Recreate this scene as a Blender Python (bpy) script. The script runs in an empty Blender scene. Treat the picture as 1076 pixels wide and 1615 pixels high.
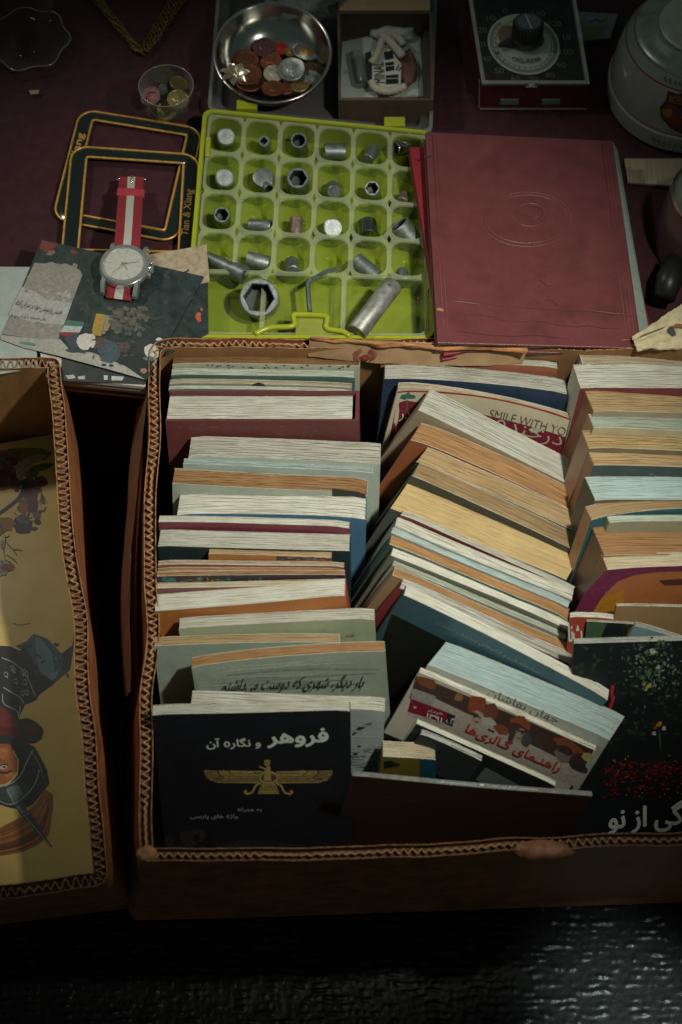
import bpy, math, random
from mathutils import Vector, Matrix
from mathutils import noise as mnoise
S = 0.01                                  # everything below is written in centimetres
sc = bpy.context.scene
C = sc.collection

# ------------------------------------------------------------------ camera
ELEV = math.radians(60.0); DIST = 160.0; FOV = math.radians(28.0)
CAM = Vector((0, -DIST*math.cos(ELEV), DIST*math.sin(ELEV)))
FWD = Vector((0, math.cos(ELEV), -math.sin(ELEV))); UPV = Vector((0, math.sin(ELEV), math.cos(ELEV)))
FPX = 807.5/math.tan(FOV/2)
cd = bpy.data.cameras.new('camera'); cam = bpy.data.objects.new('camera', cd); C.objects.link(cam)
cd.sensor_fit = 'VERTICAL'; cd.sensor_height = 36.0; cd.sensor_width = 24.0
cd.lens = 18.0/math.tan(FOV/2); cd.clip_start = 0.05; cd.clip_end = 50.0
cam.location = CAM*S; cam.rotation_euler = (math.radians(90)-ELEV, 0, 0)
cd.dof.use_dof = True; cd.dof.focus_distance = 1.675; cd.dof.aperture_fstop = 6.5
sc.camera = cam

# ------------------------------------------------------------------ light: night stall, lamps overhead
w = bpy.data.worlds.new('World'); sc.world = w; w.use_nodes = True
bg = w.node_tree.nodes['Background']; bg.inputs[0].default_value = (0.58, 0.82, 0.74, 1); bg.inputs[1].default_value = 0.080
def lamp(name, kind, loc, target, power, col, radius, spot=None, blend=1.0):
    l = bpy.data.lights.new(name, kind); l.energy = power; l.color = col; l.shadow_soft_size = radius*S
    if spot: l.spot_size = math.radians(spot); l.spot_blend = blend
    o = bpy.data.objects.new(name, l); C.objects.link(o); o.location = Vector(loc)*S
    d = Vector(target)-Vector(loc); o.rotation_euler = d.to_track_quat('-Z', 'Y').to_euler()
    return o
lamp('stall_lamp', 'SPOT', (42, -18, 98), (2, 6.0, 0), 52.0, (1.0, 0.99, 0.86), 3.2, 44, 1.0)
lamp('back_lamp', 'SPOT', (-66, 58, 88), (-7, 16, 0), 13.0, (1.0, 0.97, 0.84), 4.0, 48, 1.0)
lamp('side_lamp', 'SPOT', (52, -66, 50), (23.0, -34.0, -22), 70.0, (0.80, 0.97, 0.92), 2.0, 12, 1.0)
vs = sc.view_settings; vs.view_transform = 'Standard'; vs.look = 'None'; vs.exposure = 0.0; vs.gamma = 1.0
vs.use_curve_mapping = False
sc.cycles.max_bounces = 8; sc.cycles.transparent_max_bounces = 16; sc.cycles.use_denoising = True
sc.cycles.caustics_reflective = False; sc.cycles.caustics_refractive = False

# ------------------------------------------------------------------ helpers
def P(px, py, z):
    """point of the horizontal plane at height z seen at photo position px, py"""
    d = FWD + Vector((1,0,0))*((px-538)/FPX) + UPV*((807.5-py)/FPX)
    return CAM + d*((z-CAM.z)/d.z)
def proj(p):
    r = Vector(p)-CAM; f = r.dot(FWD)
    return 538+r.x/f*FPX, 807.5-r.dot(UPV)/f*FPX
ORI = {}
def prop(o, label=None, cat=None, group=None, kind=None):
    if label: o['label'] = label
    if cat: o['category'] = cat
    if group: o['group'] = group
    if kind: o['kind'] = kind
    return o
def thing(name, label, cat, loc, group=None):
    o = bpy.data.objects.new(name, None); C.objects.link(o); o.empty_display_size = 0.01
    o.location = Vector(loc)*S; ORI[o.name] = Vector(loc)
    return prop(o, label, cat, group)
def part(name, vf, mat, parent=None, loc=None, uv=None, smooth=False, cols=None, bevel=0, mats=None, midx=None, auto=None, tf=None):
    verts, faces = vf
    if tf: verts = [tf(v) for v in verts]
    org = ORI[parent.name] if parent else (Vector(loc) if loc else Vector((0,0,0)))
    me = bpy.data.meshes.new(name)
    me.from_pydata([tuple((Vector(v)-org)*S) for v in verts], [], faces)
    for m in (mats or [mat]): me.materials.append(m)
    if midx: me.polygons.foreach_set('material_index', midx)
    if uv:
        l = me.uv_layers.new(name='UVMap')
        for p in me.polygons:
            for k, li in enumerate(p.loop_indices): l.data[li].uv = uv[p.index][k]
    if cols:
        a = me.color_attributes.new('Col', 'FLOAT_COLOR', 'CORNER')
        for p in me.polygons:
            for li in p.loop_indices: a.data[li].color = (*cols[p.index], 1)
    if smooth: me.polygons.foreach_set('use_smooth', [True]*len(me.polygons))
    me.update()
    if auto is not None:
        try: me.set_sharp_from_angle(angle=math.radians(auto))
        except Exception: pass
    o = bpy.data.objects.new(name, me); C.objects.link(o)
    if parent: o.parent = parent
    else: o.location = org*S
    ORI[o.name] = org
    if bevel:
        b = o.modifiers.new('bevel', 'BEVEL'); b.width = bevel*S; b.segments = 2; b.limit_method = 'ANGLE'
    return o
def frame(loc, rz=0, rx=0, ry=0):
    m = Matrix.Translation(Vector(loc)) @ Matrix.Rotation(math.radians(rz),4,'Z') @ Matrix.Rotation(math.radians(rx),4,'X') @ Matrix.Rotation(math.radians(ry),4,'Y')
    return lambda v: m @ Vector(v)
def join(*vfs):
    V, F = [], []
    for v, f in vfs:
        n = len(V); V += list(v); F += [tuple(i+n for i in q) for q in f]
    return V, F
def box(x0, x1, y0, y1, z0, z1):
    v = [(x,y,z) for z in (z0,z1) for y in (y0,y1) for x in (x0,x1)]
    return v, [(0,2,3,1),(4,5,7,6),(0,1,5,4),(2,6,7,3),(0,4,6,2),(1,3,7,5)]
def lathe(prof, n=32, cap0=True, cap1=True, sx=1, sy=1):
    v, f = [], []
    for r, z in prof:
        for i in range(n):
            a = 2*math.pi*i/n; v.append((r*math.cos(a)*sx, r*math.sin(a)*sy, z))
    for k in range(len(prof)-1):
        for i in range(n):
            j = (i+1) % n; f.append((k*n+i, k*n+j, (k+1)*n+j, (k+1)*n+i))
    if cap0: f.append(tuple(reversed(range(n))))
    if cap1: b = (len(prof)-1)*n; f.append(tuple(range(b, b+n)))
    return v, f
def prism(poly, z0, z1):
    n = len(poly); v = [(x,y,z0) for x,y in poly]+[(x,y,z1) for x,y in poly]
    return v, [tuple(reversed(range(n))), tuple(range(n,2*n))]+[(i,(i+1)%n,n+(i+1)%n,n+i) for i in range(n)]
def tube(path, r, n=8, cap=True):
    v, f = [], []; m = len(path); path = [Vector(p) for p in path]
    rr = r if isinstance(r, (list,tuple)) else [r]*m
    ref = Vector((0,0,1))
    for k in range(m):
        t = (path[min(k+1,m-1)]-path[max(k-1,0)]).normalized()
        a = t.cross(ref)
        if a.length < 0.05: a = t.cross(Vector((1,0,0)))
        a.normalize(); b = t.cross(a)
        for i in range(n):
            q = 2*math.pi*i/n; v.append(path[k]+(a*math.cos(q)+b*math.sin(q))*rr[k])
    for k in range(m-1):
        for i in range(n):
            j = (i+1)%n; f.append((k*n+i,(k+1)*n+i,(k+1)*n+j,k*n+j))
    if cap: f.append(tuple(range(n))); f.append(tuple(reversed(range((m-1)*n,m*n))))
    return v, f
def rrect(x0, x1, y0, y1, r, k=5):
    out = []
    for cx, cy, a0 in ((x1-r,y1-r,0),(x0+r,y1-r,90),(x0+r,y0+r,180),(x1-r,y0+r,270)):
        for i in range(k+1):
            a = math.radians(a0+90*i/k); out.append((cx+r*math.cos(a), cy+r*math.sin(a)))
    return out
def loops(rings, cap0=False, cap1=False, closed=False):
    """skin a list of equal-length rings of 3-D points"""
    n = len(rings[0]); v = [p for r in rings for p in r]; f = []
    m = len(rings)
    for k in range(m if closed else m-1):
        for i in range(n):
            j = (i+1)%n; k2 = (k+1)%m; f.append((k*n+i,k*n+j,k2*n+j,k2*n+i))
    if cap0: f.append(tuple(reversed(range(n))))
    if cap1: f.append(tuple(range((m-1)*n,m*n)))
    return v, f
def spline(pts, n=8):
    """Catmull-Rom through pts"""
    p = [Vector(q) for q in pts]; p = [p[0]*2-p[1]]+p+[p[-1]*2-p[-2]]; out = []
    for i in range(1, len(p)-2):
        for k in range(n):
            t = k/n; a,b,c,d = p[i-1],p[i],p[i+1],p[i+2]
            out.append(0.5*((2*b)+(c-a)*t+(2*a-5*b+4*c-d)*t*t+(3*b-a-3*c+d)*t*t*t))
    out.append(p[-2]); return out

# ---- flat print: lists of (polygon, colour)
def blob(cx, cy, rx, ry, n=14, jit=0.15, seed=0, rot=0):
    rnd = random.Random(seed); c, s = math.cos(math.radians(rot)), math.sin(math.radians(rot)); out = []
    for i in range(n):
        a = 2*math.pi*i/n; k = 1+rnd.uniform(-jit, jit); x, y = rx*k*math.cos(a), ry*k*math.sin(a)
        out.append((cx+x*c-y*s, cy+x*s+y*c))
    return out
def stroke(pts, wd, taper=False, n=6):
    q = spline([(x,y,0) for x,y in pts], n) if len(pts) > 2 else [Vector((x,y,0)) for x,y in pts]
    L, R = [], []; m = len(q)
    for i in range(m):
        t = (q[min(i+1,m-1)]-q[max(i-1,0)])
        if t.length < 1e-6: t = Vector((1,0,0))
        t.normalize(); nn = Vector((-t.y,t.x,0)); k = wd/2
        if taper: k *= 0.25+0.75*math.sin(math.pi*min(1,(i+0.5)/m))
        L.append((q[i]+nn*k)[:2]); R.append((q[i]-nn*k)[:2])
    out = []
    for i in range(m-1): out.append([L[i],L[i+1],R[i+1],R[i]])
    return out
def S_(polys, col): return [(p, col) for p in polys]
def ink(name, items, fn, parent, step=0.004, base=0.02):
    """fn(x, y, lift) -> world point; items = [(polygon, colour)]"""
    V, F, K = [], [], []; step = min(0.0012, 0.05/max(1,len(items))); base = 0.008
    for i, (poly, col) in enumerate(items):
        n = len(V); V += [fn(x, y, base+step*i) for x, y in poly]; F.append(tuple(range(n, n+len(poly)))); K.append(col)
    return part(name, (V, F), INK, parent, cols=K)

AR = {'ا':(0xFE8D,0xFE8E),'آ':(0xFE81,0xFE82),'ب':(0xFE8F,0xFE90,0xFE91,0xFE92),'پ':(0xFB56,0xFB57,0xFB58,0xFB59),'ت':(0xFE95,0xFE96,0xFE97,0xFE98),'ج':(0xFE9D,0xFE9E,0xFE9F,0xFEA0),'ح':(0xFEA1,0xFEA2,0xFEA3,0xFEA4),'خ':(0xFEA5,0xFEA6,0xFEA7,0xFEA8),'د':(0xFEA9,0xFEAA),'ر':(0xFEAD,0xFEAE),'ز':(0xFEAF,0xFEB0),'ژ':(0xFB8A,0xFB8B),'س':(0xFEB1,0xFEB2,0xFEB3,0xFEB4),'ش':(0xFEB5,0xFEB6,0xFEB7,0xFEB8),'ص':(0xFEB9,0xFEBA,0xFEBB,0xFEBC),'ط':(0xFEC1,0xFEC2,0xFEC3,0xFEC4),'ف':(0xFED1,0xFED2,0xFED3,0xFED4),'ق':(0xFED5,0xFED6,0xFED7,0xFED8),'ک':(0xFB8E,0xFB8F,0xFB90,0xFB91),'گ':(0xFB92,0xFB93,0xFB94,0xFB95),'ل':(0xFEDD,0xFEDE,0xFEDF,0xFEE0),'م':(0xFEE1,0xFEE2,0xFEE3,0xFEE4),'ن':(0xFEE5,0xFEE6,0xFEE7,0xFEE8),'و':(0xFEED,0xFEEE),'ه':(0x0665,0xFEEA,0xFEEB,0xFEEC),'ی':(0xFBFC,0xFBFD,0xFBFE,0xFBFF)}
def shape(s):
    out = []
    for i, c in enumerate(s):
        if c == 'ـ': out.append(c); continue
        if c not in AR:
            if c != '|': out.append(c)
            continue
        p = i > 0 and (s[i-1] == 'ـ' or (s[i-1] in AR and len(AR[s[i-1]]) == 4))
        n = i+1 < len(s) and (s[i+1] in AR or s[i+1] == 'ـ') and len(AR[c]) == 4
        out.append(chr(AR[c][3 if p and n else 2 if n else 1 if p else 0]))
    return ''.join(reversed(out))
_tc = {}
def text2d(body, bold=0.0, res=3):
    """flat triangles of a word, normalised to a box 0..1 wide; returns verts, faces, aspect"""
    key = (body, bold)
    if key in _tc: return _tc[key]
    c = bpy.data.curves.new('glyphs', 'FONT'); c.body = body; c.size = 1; c.offset = min(0,bold); c.resolution_u = res
    o = bpy.data.objects.new('glyphs', c); C.objects.link(o)
    dg = bpy.context.evaluated_depsgraph_get(); me = bpy.data.meshes.new_from_object(o.evaluated_get(dg))
    v = [tuple(x.co)[:2] for x in me.vertices]; f = [tuple(p.vertices) for p in me.polygons]
    bpy.data.objects.remove(o); bpy.data.curves.remove(c); bpy.data.meshes.remove(me)
    if not v: v = [(0,0),(1,0),(1,1)]; f = [(0,1,2)]
    x0, x1 = min(a for a,b in v), max(a for a,b in v); y0, y1 = min(b for a,b in v), max(b for a,b in v)
    v = [((a-x0)/(x1-x0), (b-y0)/(y1-y0)) for a,b in v]
    _tc[key] = (v, f, (y1-y0)/(x1-x0), x1-x0); return _tc[key]
def word(name, body, fn, x, y, wd, ht, mat, parent, rot=0, shear=0, bold=0.0, fa=True, lift=0.012, arc=0):
    """fn(x, y, lift); x, y = centre; y grows upwards in fn's own sheet"""
    v, f, asp, fw = text2d(shape(body) if fa else body, bold)
    if ht is None: ht = wd*asp
    if lift > 0.1: lift = 0.068
    c, s = math.cos(math.radians(rot)), math.sin(math.radians(rot)); out, F = [], []
    o = bold*wd/fw if bold > 0 else 0
    for k, (ox, oy) in enumerate(((0,0),) if not o else ((0,0),(o,0),(-o,0),(0,o),(0,-o),(o*.7,o*.7),(-o*.7,-o*.7))):
        n = len(out)
        for a, b in v:
            X = (a-0.5)*wd + (b-0.5)*ht*shear + ox; Y = (b-0.5)*ht + arc*((a-0.5)*2)**2 + oy
            out.append(fn(x+X*c-Y*s, y+X*s+Y*c, lift+k*0.0012))
        F += [tuple(i+n for i in q) for q in f]
    return part(name, (out, F), mat, parent)

# ------------------------------------------------------------------ materials
def nodes(name):
    m = bpy.data.materials.new(name); m.use_nodes = True; nt = m.node_tree
    return m, nt, nt.nodes['Principled BSDF'], lambda t: nt.nodes.new(t), lambda a, b: nt.links.new(a, b)
def mat(name, col, rough=0.6, metal=0.0, var=0.18, scale=90, bump=0.0, bscale=600, spec=0.5, coat=0.0, stain=0.0, stretch=None, sheen=0.0):
    m, nt, b, N, L = nodes(name)
    tc = N('ShaderNodeTexCoord'); src = tc.outputs['Object']
    if stretch:
        mp = N('ShaderNodeMapping'); mp.inputs['Scale'].default_value = stretch; L(src, mp.inputs['Vector']); src = mp.outputs[0]
    n1 = N('ShaderNodeTexNoise'); n1.inputs['Scale'].default_value = scale; n1.inputs['Detail'].default_value = 6; n1.inputs['Roughness'].default_value = 0.65; L(src, n1.inputs['Vector'])
    r = N('ShaderNodeValToRGB'); L(n1.outputs['Fac'], r.inputs['Fac'])
    r.color_ramp.elements[0].position = 0.3; r.color_ramp.elements[1].position = 0.7
    r.color_ramp.elements[0].color = (*[c*(1-var) for c in col], 1); r.color_ramp.elements[1].color = (*[min(1,c*(1+var)) for c in col], 1)
    out = r.outputs['Color']
    if stain:
        n2 = N('ShaderNodeTexNoise'); n2.inputs['Scale'].default_value = 35; n2.inputs['Detail'].default_value = 8; L(tc.outputs['Object'], n2.inputs['Vector'])
        r2 = N('ShaderNodeValToRGB'); r2.color_ramp.elements[0].position = 0.52; r2.color_ramp.elements[1].position = 0.72; L(n2.outputs['Fac'], r2.inputs['Fac'])
        mx = N('ShaderNodeMix'); mx.data_type = 'RGBA'; ml = N('ShaderNodeMath'); ml.operation = 'MULTIPLY'; ml.inputs[1].default_value = stain
        L(r2.outputs['Color'], ml.inputs[0]); L(ml.outputs[0], mx.inputs['Factor']); L(out, mx.inputs['A']); mx.inputs['B'].default_value = (*[c*0.45 for c in col], 1); out = mx.outputs['Result']
    L(out, b.inputs['Base Color'])
    b.inputs['Metallic'].default_value = metal; b.inputs['Specular IOR Level'].default_value = spec
    b.inputs['Coat Weight'].default_value = coat; b.inputs['Coat Roughness'].default_value = 0.12
    b.inputs['Sheen Weight'].default_value = sheen
    rm = N('ShaderNodeMapRange'); rm.inputs['To Min'].default_value = max(0.02, rough*0.8); rm.inputs['To Max'].default_value = min(1, rough*1.2); L(n1.outputs['Fac'], rm.inputs['Value']); L(rm.outputs[0], b.inputs['Roughness'])
    if bump:
        n3 = N('ShaderNodeTexNoise'); n3.inputs['Scale'].default_value = bscale; n3.inputs['Detail'].default_value = 4; L(src, n3.inputs['Vector'])
        bp = N('ShaderNodeBump'); bp.inputs['Strength'].default_value = bump; bp.inputs['Distance'].default_value = 0.0006; L(n3.outputs['Fac'], bp.inputs['Height']); L(bp.outputs[0], b.inputs['Normal'])
    return m
def pagemat(name, light, dark, lines=9, contrast=1.0):
    """cut edge of a page block: fine lines across the thickness, blotches of age"""
    m, nt, b, N, L = nodes(name)
    uv = N('ShaderNodeUVMap'); uv.uv_map = 'UVMap'; tc = N('ShaderNodeTexCoord')
    wn = N('ShaderNodeTexNoise'); wn.inputs['Scale'].default_value = 0.35; L(uv.outputs[0], wn.inputs['Vector'])
    mp = N('ShaderNodeMapping'); mp.inputs['Scale'].default_value = (0.03, lines, 1); L(uv.outputs[0], mp.inputs['Vector'])
    ad = N('ShaderNodeVectorMath'); ad.operation = 'ADD'; L(mp.outputs[0], ad.inputs[0])
    sv = N('ShaderNodeVectorMath'); sv.operation = 'MULTIPLY'; sv.inputs[1].default_value = (0, 0.45, 0); L(wn.outputs['Color'], sv.inputs[0]); L(sv.outputs[0], ad.inputs[1])
    n1 = N('ShaderNodeTexNoise'); n1.inputs['Scale'].default_value = 1.0; n1.inputs['Detail'].default_value = 5; n1.inputs['Roughness'].default_value = 0.75; L(ad.outputs[0], n1.inputs['Vector'])
    r = N('ShaderNodeValToRGB'); r.color_ramp.elements[0].position = 0.5-0.22/contrast; r.color_ramp.elements[1].position = 0.5+0.12/contrast
    r.color_ramp.elements[0].color = (*dark, 1); r.color_ramp.elements[1].color = (*light, 1); L(n1.outputs['Fac'], r.inputs['Fac'])
    oi = N('ShaderNodeObjectInfo')
    n2 = N('ShaderNodeTexNoise'); n2.noise_dimensions = '4D'; n2.inputs['Scale'].default_value = 34; n2.inputs['Detail'].default_value = 8; n2.inputs['Roughness'].default_value = 0.6; L(tc.outputs['Object'], n2.inputs['Vector']); 
    mw = N('ShaderNodeMath'); mw.operation = 'MULTIPLY'; mw.inputs[1].default_value = 30; L(oi.outputs['Random'], mw.inputs[0]); L(mw.outputs[0], n2.inputs['W'])
    r2 = N('ShaderNodeValToRGB'); r2.color_ramp.elements[0].position = 0.30; r2.color_ramp.elements[1].position = 0.66
    r2.color_ramp.elements[0].color = (0.62, 0.52, 0.38, 1); r2.color_ramp.elements[1].color = (1, 1, 1, 1); L(n2.outputs['Fac'], r2.inputs['Fac'])
    mx = N('ShaderNodeMix'); mx.data_type = 'RGBA'; mx.blend_type = 'MULTIPLY'; mx.inputs['Factor'].default_value = 0.45; L(r.outputs[0], mx.inputs['A']); L(r2.outputs[0], mx.inputs['B'])
    hs = N('ShaderNodeHueSaturation'); mr = N('ShaderNodeMapRange'); mr.inputs['To Min'].default_value = 0.72; mr.inputs['To Max'].default_value = 1.12; L(oi.outputs['Random'], mr.inputs['Value']); L(mr.outputs[0], hs.inputs['Value']); L(mx.outputs['Result'], hs.inputs['Color'])
    L(hs.outputs[0], b.inputs['Base Color']); b.inputs['Roughness'].default_value = 0.85; b.inputs['Specular IOR Level'].default_value = 0.2
    bp = N('ShaderNodeBump'); bp.inputs['Strength'].default_value = 0.55; bp.inputs['Distance'].default_value = 0.0008; L(n1.outputs['Fac'], bp.inputs['Height']); L(bp.outputs[0], b.inputs['Normal'])
    return m
def inkmat(name, rough):
    m, nt, b, N, L = nodes(name)
    a = N('ShaderNodeVertexColor'); a.layer_name = 'Col'
    tc = N('ShaderNodeTexCoord'); n = N('ShaderNodeTexNoise'); n.inputs['Scale'].default_value = 420; n.inputs['Detail'].default_value = 6; n.inputs['Roughness'].default_value = 0.7; L(tc.outputs['Object'], n.inputs['Vector'])
    r = N('ShaderNodeValToRGB'); r.color_ramp.elements[0].position = 0.3; r.color_ramp.elements[1].position = 0.7; r.color_ramp.elements[0].color = (0.55,0.55,0.55,1); r.color_ramp.elements[1].color = (1.15,1.15,1.15,1); L(n.outputs['Fac'], r.inputs['Fac'])
    mx = N('ShaderNodeMix'); mx.data_type = 'RGBA'; mx.blend_type = 'MULTIPLY'; mx.inputs['Factor'].default_value = 0.8; L(a.outputs[0], mx.inputs['A']); L(r.outputs[0], mx.inputs['B'])
    L(mx.outputs['Result'], b.inputs['Base Color']); b.inputs['Roughness'].default_value = rough
    return m
def clear(name, tint, fac, rough, diff=(0.8,0.85,0.8), gloss=0.5):
    """thin clear plastic or glass wall: mostly lets light through, a little haze and gloss"""
    m = bpy.data.materials.new(name); m.use_nodes = True; nt = m.node_tree; nt.nodes.clear()
    N = lambda t: nt.nodes.new(t); L = lambda a, b: nt.links.new(a, b)
    o = N('ShaderNodeOutputMaterial'); t = N('ShaderNodeBsdfTransparent'); t.inputs[0].default_value = (*tint, 1)
    p = N('ShaderNodeBsdfPrincipled'); p.inputs['Base Color'].default_value = (*diff, 1); p.inputs['Roughness'].default_value = rough; p.inputs['Specular IOR Level'].default_value = gloss
    fr = N('ShaderNodeLayerWeight'); fr.inputs[0].default_value = 0.25
    ma = N('ShaderNodeMath'); ma.operation = 'MULTIPLY_ADD'; ma.inputs[1].default_value = 0.5; ma.inputs[2].default_value = fac; ma.use_clamp = True; L(fr.outputs['Facing'], ma.inputs[0])
    mx = N('ShaderNodeMixShader'); L(ma.outputs[0], mx.inputs[0]); L(t.outputs[0], mx.inputs[1]); L(p.outputs[0], mx.inputs[2]); L(mx.outputs[0], o.inputs[0])
    return m
INK = inkmat('printed_ink', 0.5)
PG = {
 'white': pagemat('pages_white', (0.62,0.62,0.55), (0.51,0.50,0.43)),
 'cream': pagemat('pages_cream', (0.58,0.51,0.37), (0.36,0.29,0.18)),
 'tan':   pagemat('pages_tan', (0.50,0.36,0.20), (0.30,0.19,0.09)),
 'brown': pagemat('pages_brown', (0.42,0.24,0.11), (0.22,0.11,0.05)),
 'pale':  pagemat('pages_pale_green', (0.50,0.56,0.47), (0.32,0.37,0.30)),
 'blue':  pagemat('pages_pale_blue', (0.42,0.54,0.54), (0.29,0.38,0.39)),
 'yellow':pagemat('pages_yellowed', (0.62,0.46,0.23), (0.44,0.31,0.14)),
 'grey':  pagemat('pages_grey', (0.44,0.46,0.43), (0.26,0.28,0.26)),
}
_cm = {}
def covmat(col, rough=0.42):
    g_ = sum(col)/3; col = tuple((c*0.84+g_*0.16)*0.94 for c in col); k = (col, rough)
    if k not in _cm: _cm[k] = mat('cover_%d' % len(_cm), col, rough, var=0.13, scale=70, bump=0.12, bscale=900, stain=0.18)
    return _cm[k]
# ------------------------------------------------------------------ setting: dark woven mat on the ground
GZ = -22.0
def ground():
    rnd = random.Random(4); V, F = [], []
    xs = [-260,-120,-60]+[-45+i*0.14 for i in range(int(90/0.14)+1)]+[60,120,260]
    ys = [-200,-90]+[-52+i*0.12 for i in range(int(32/0.12)+1)]+[0,60,260]
    for y in ys:
        for x in xs:
            z = GZ
            if -45 <= x <= 45 and -52 <= y <= -20:
                wv = mnoise.noise((x*0.55, y*0.55, 1.3))*0.35
                row = (y+wv)/0.62; k = math.floor(row); fr = row-k
                off = mnoise.noise((k*7.31, 3.1, 0))*30
                lump = max(0,0.10+1.3*mnoise.noise((x*0.9+off, k*3.7, 0.2))+0.8*mnoise.noise((x*3.4+off, k*3.7, 4.2)))
                z += 0.15*math.sin(math.pi*fr)**2*lump+0.03*mnoise.noise((x*2.2,y*2.2,5))
            V.append((x,y,z))
    n = len(xs)
    for j in range(len(ys)-1):
        for i in range(n-1): F.append((j*n+i,j*n+i+1,(j+1)*n+i+1,(j+1)*n+i))
    m = mat('woven_mat', (0.009,0.009,0.0085), 0.32, var=0.4, scale=300, bump=0.5, bscale=900, spec=0.2)
    o = part('ground', (V,F), m, smooth=True); prop(o, 'dark woven plastic mat on the ground before the boxes', kind='structure')
ground()

# maroon cloth over the trestle behind the boxes
ZT = -3.5
def cloth():
    V, F = [], []
    xs = [-48+i*0.6 for i in range(int(100/0.6)+1)]
    ys = [17.6+i*0.6 for i in range(int(54/0.6)+1)]
    rows = [(17.2, -21.9), (17.2, -9), (17.25, -4.6), (17.35, -3.8)]
    def wave(x, y): return 0.28*mnoise.noise((x*0.11+y*0.05, y*0.16, 2))+0.10*mnoise.noise((x*0.33,y*0.5,7))
    for y, z in rows:
        for x in xs: V.append((x, y+0.25*math.sin(x*0.7)*(1 if z < -5 else 0), z))
    for y in ys:
        for x in xs: V.append((x, y, ZT-0.12+wave(x,y)))
    n = len(xs)
    for j in range(len(rows)+len(ys)-1):
        for i in range(n-1): F.append((j*n+i,j*n+i+1,(j+1)*n+i+1,(j+1)*n+i))
    m = mat('maroon_velvet', (0.046,0.013,0.018), 0.8, var=0.3, scale=120, bump=0.5, bscale=1800, spec=0.15, sheen=0.15)
    o = part('tablecloth', (V,F), m, smooth=True); prop(o, 'dark maroon velvet cloth spread under the bric-a-brac behind the boxes', 'tablecloth')
cloth()

# ------------------------------------------------------------------ corrugated cardboard boxes
KR_OUT = mat('carton_printed_orange', (0.30,0.105,0.038), 0.6, var=0.35, scale=45, bump=0.25, bscale=500, stain=0.55)
KR_IN = mat('carton_brown', (0.27,0.135,0.055), 0.75, var=0.2, scale=80, bump=0.3, bscale=700, stain=0.25, stretch=(1,1,0.3))
KR_FL = mat('carton_flute', (0.33,0.175,0.08), 0.8, var=0.4, scale=220, bump=0.3, bscale=900)
KR_RIM = mat('carton_liner_edge', (0.37,0.175,0.075), 0.8, var=0.35, scale=160, bump=0.3, bscale=900)
KR_GAPSHADE = mat('carton_gap_shade', (0.16,0.075,0.035), 0.9, var=0.4, scale=150)  # shade of the gaps between flutes, put into the colour
def rim_path(cs, radii, per=0.12):
    """dense closed polyline round 4 corners (counter-clockwise), rounded"""
    out = []; n = len(cs); cs = [Vector((*c,0)) for c in cs]
    for i in range(n):
        a, b, c = cs[i-1], cs[i], cs[(i+1)%n]; r = radii[i]
        p0 = b+(a-b).normalized()*r; p1 = b+(c-b).normalized()*r
        for k in range(9):
            t = k/8; out.append(p0*(1-t)**2+b*2*t*(1-t)+p1*t*t)
    dense = []
    for i in range(len(out)):
        a, b = out[i], out[(i+1)%len(out)]; m = max(1, int((b-a).length/per))
        for k in range(m): dense.append(a.lerp(b, k/m))
    return dense
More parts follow.
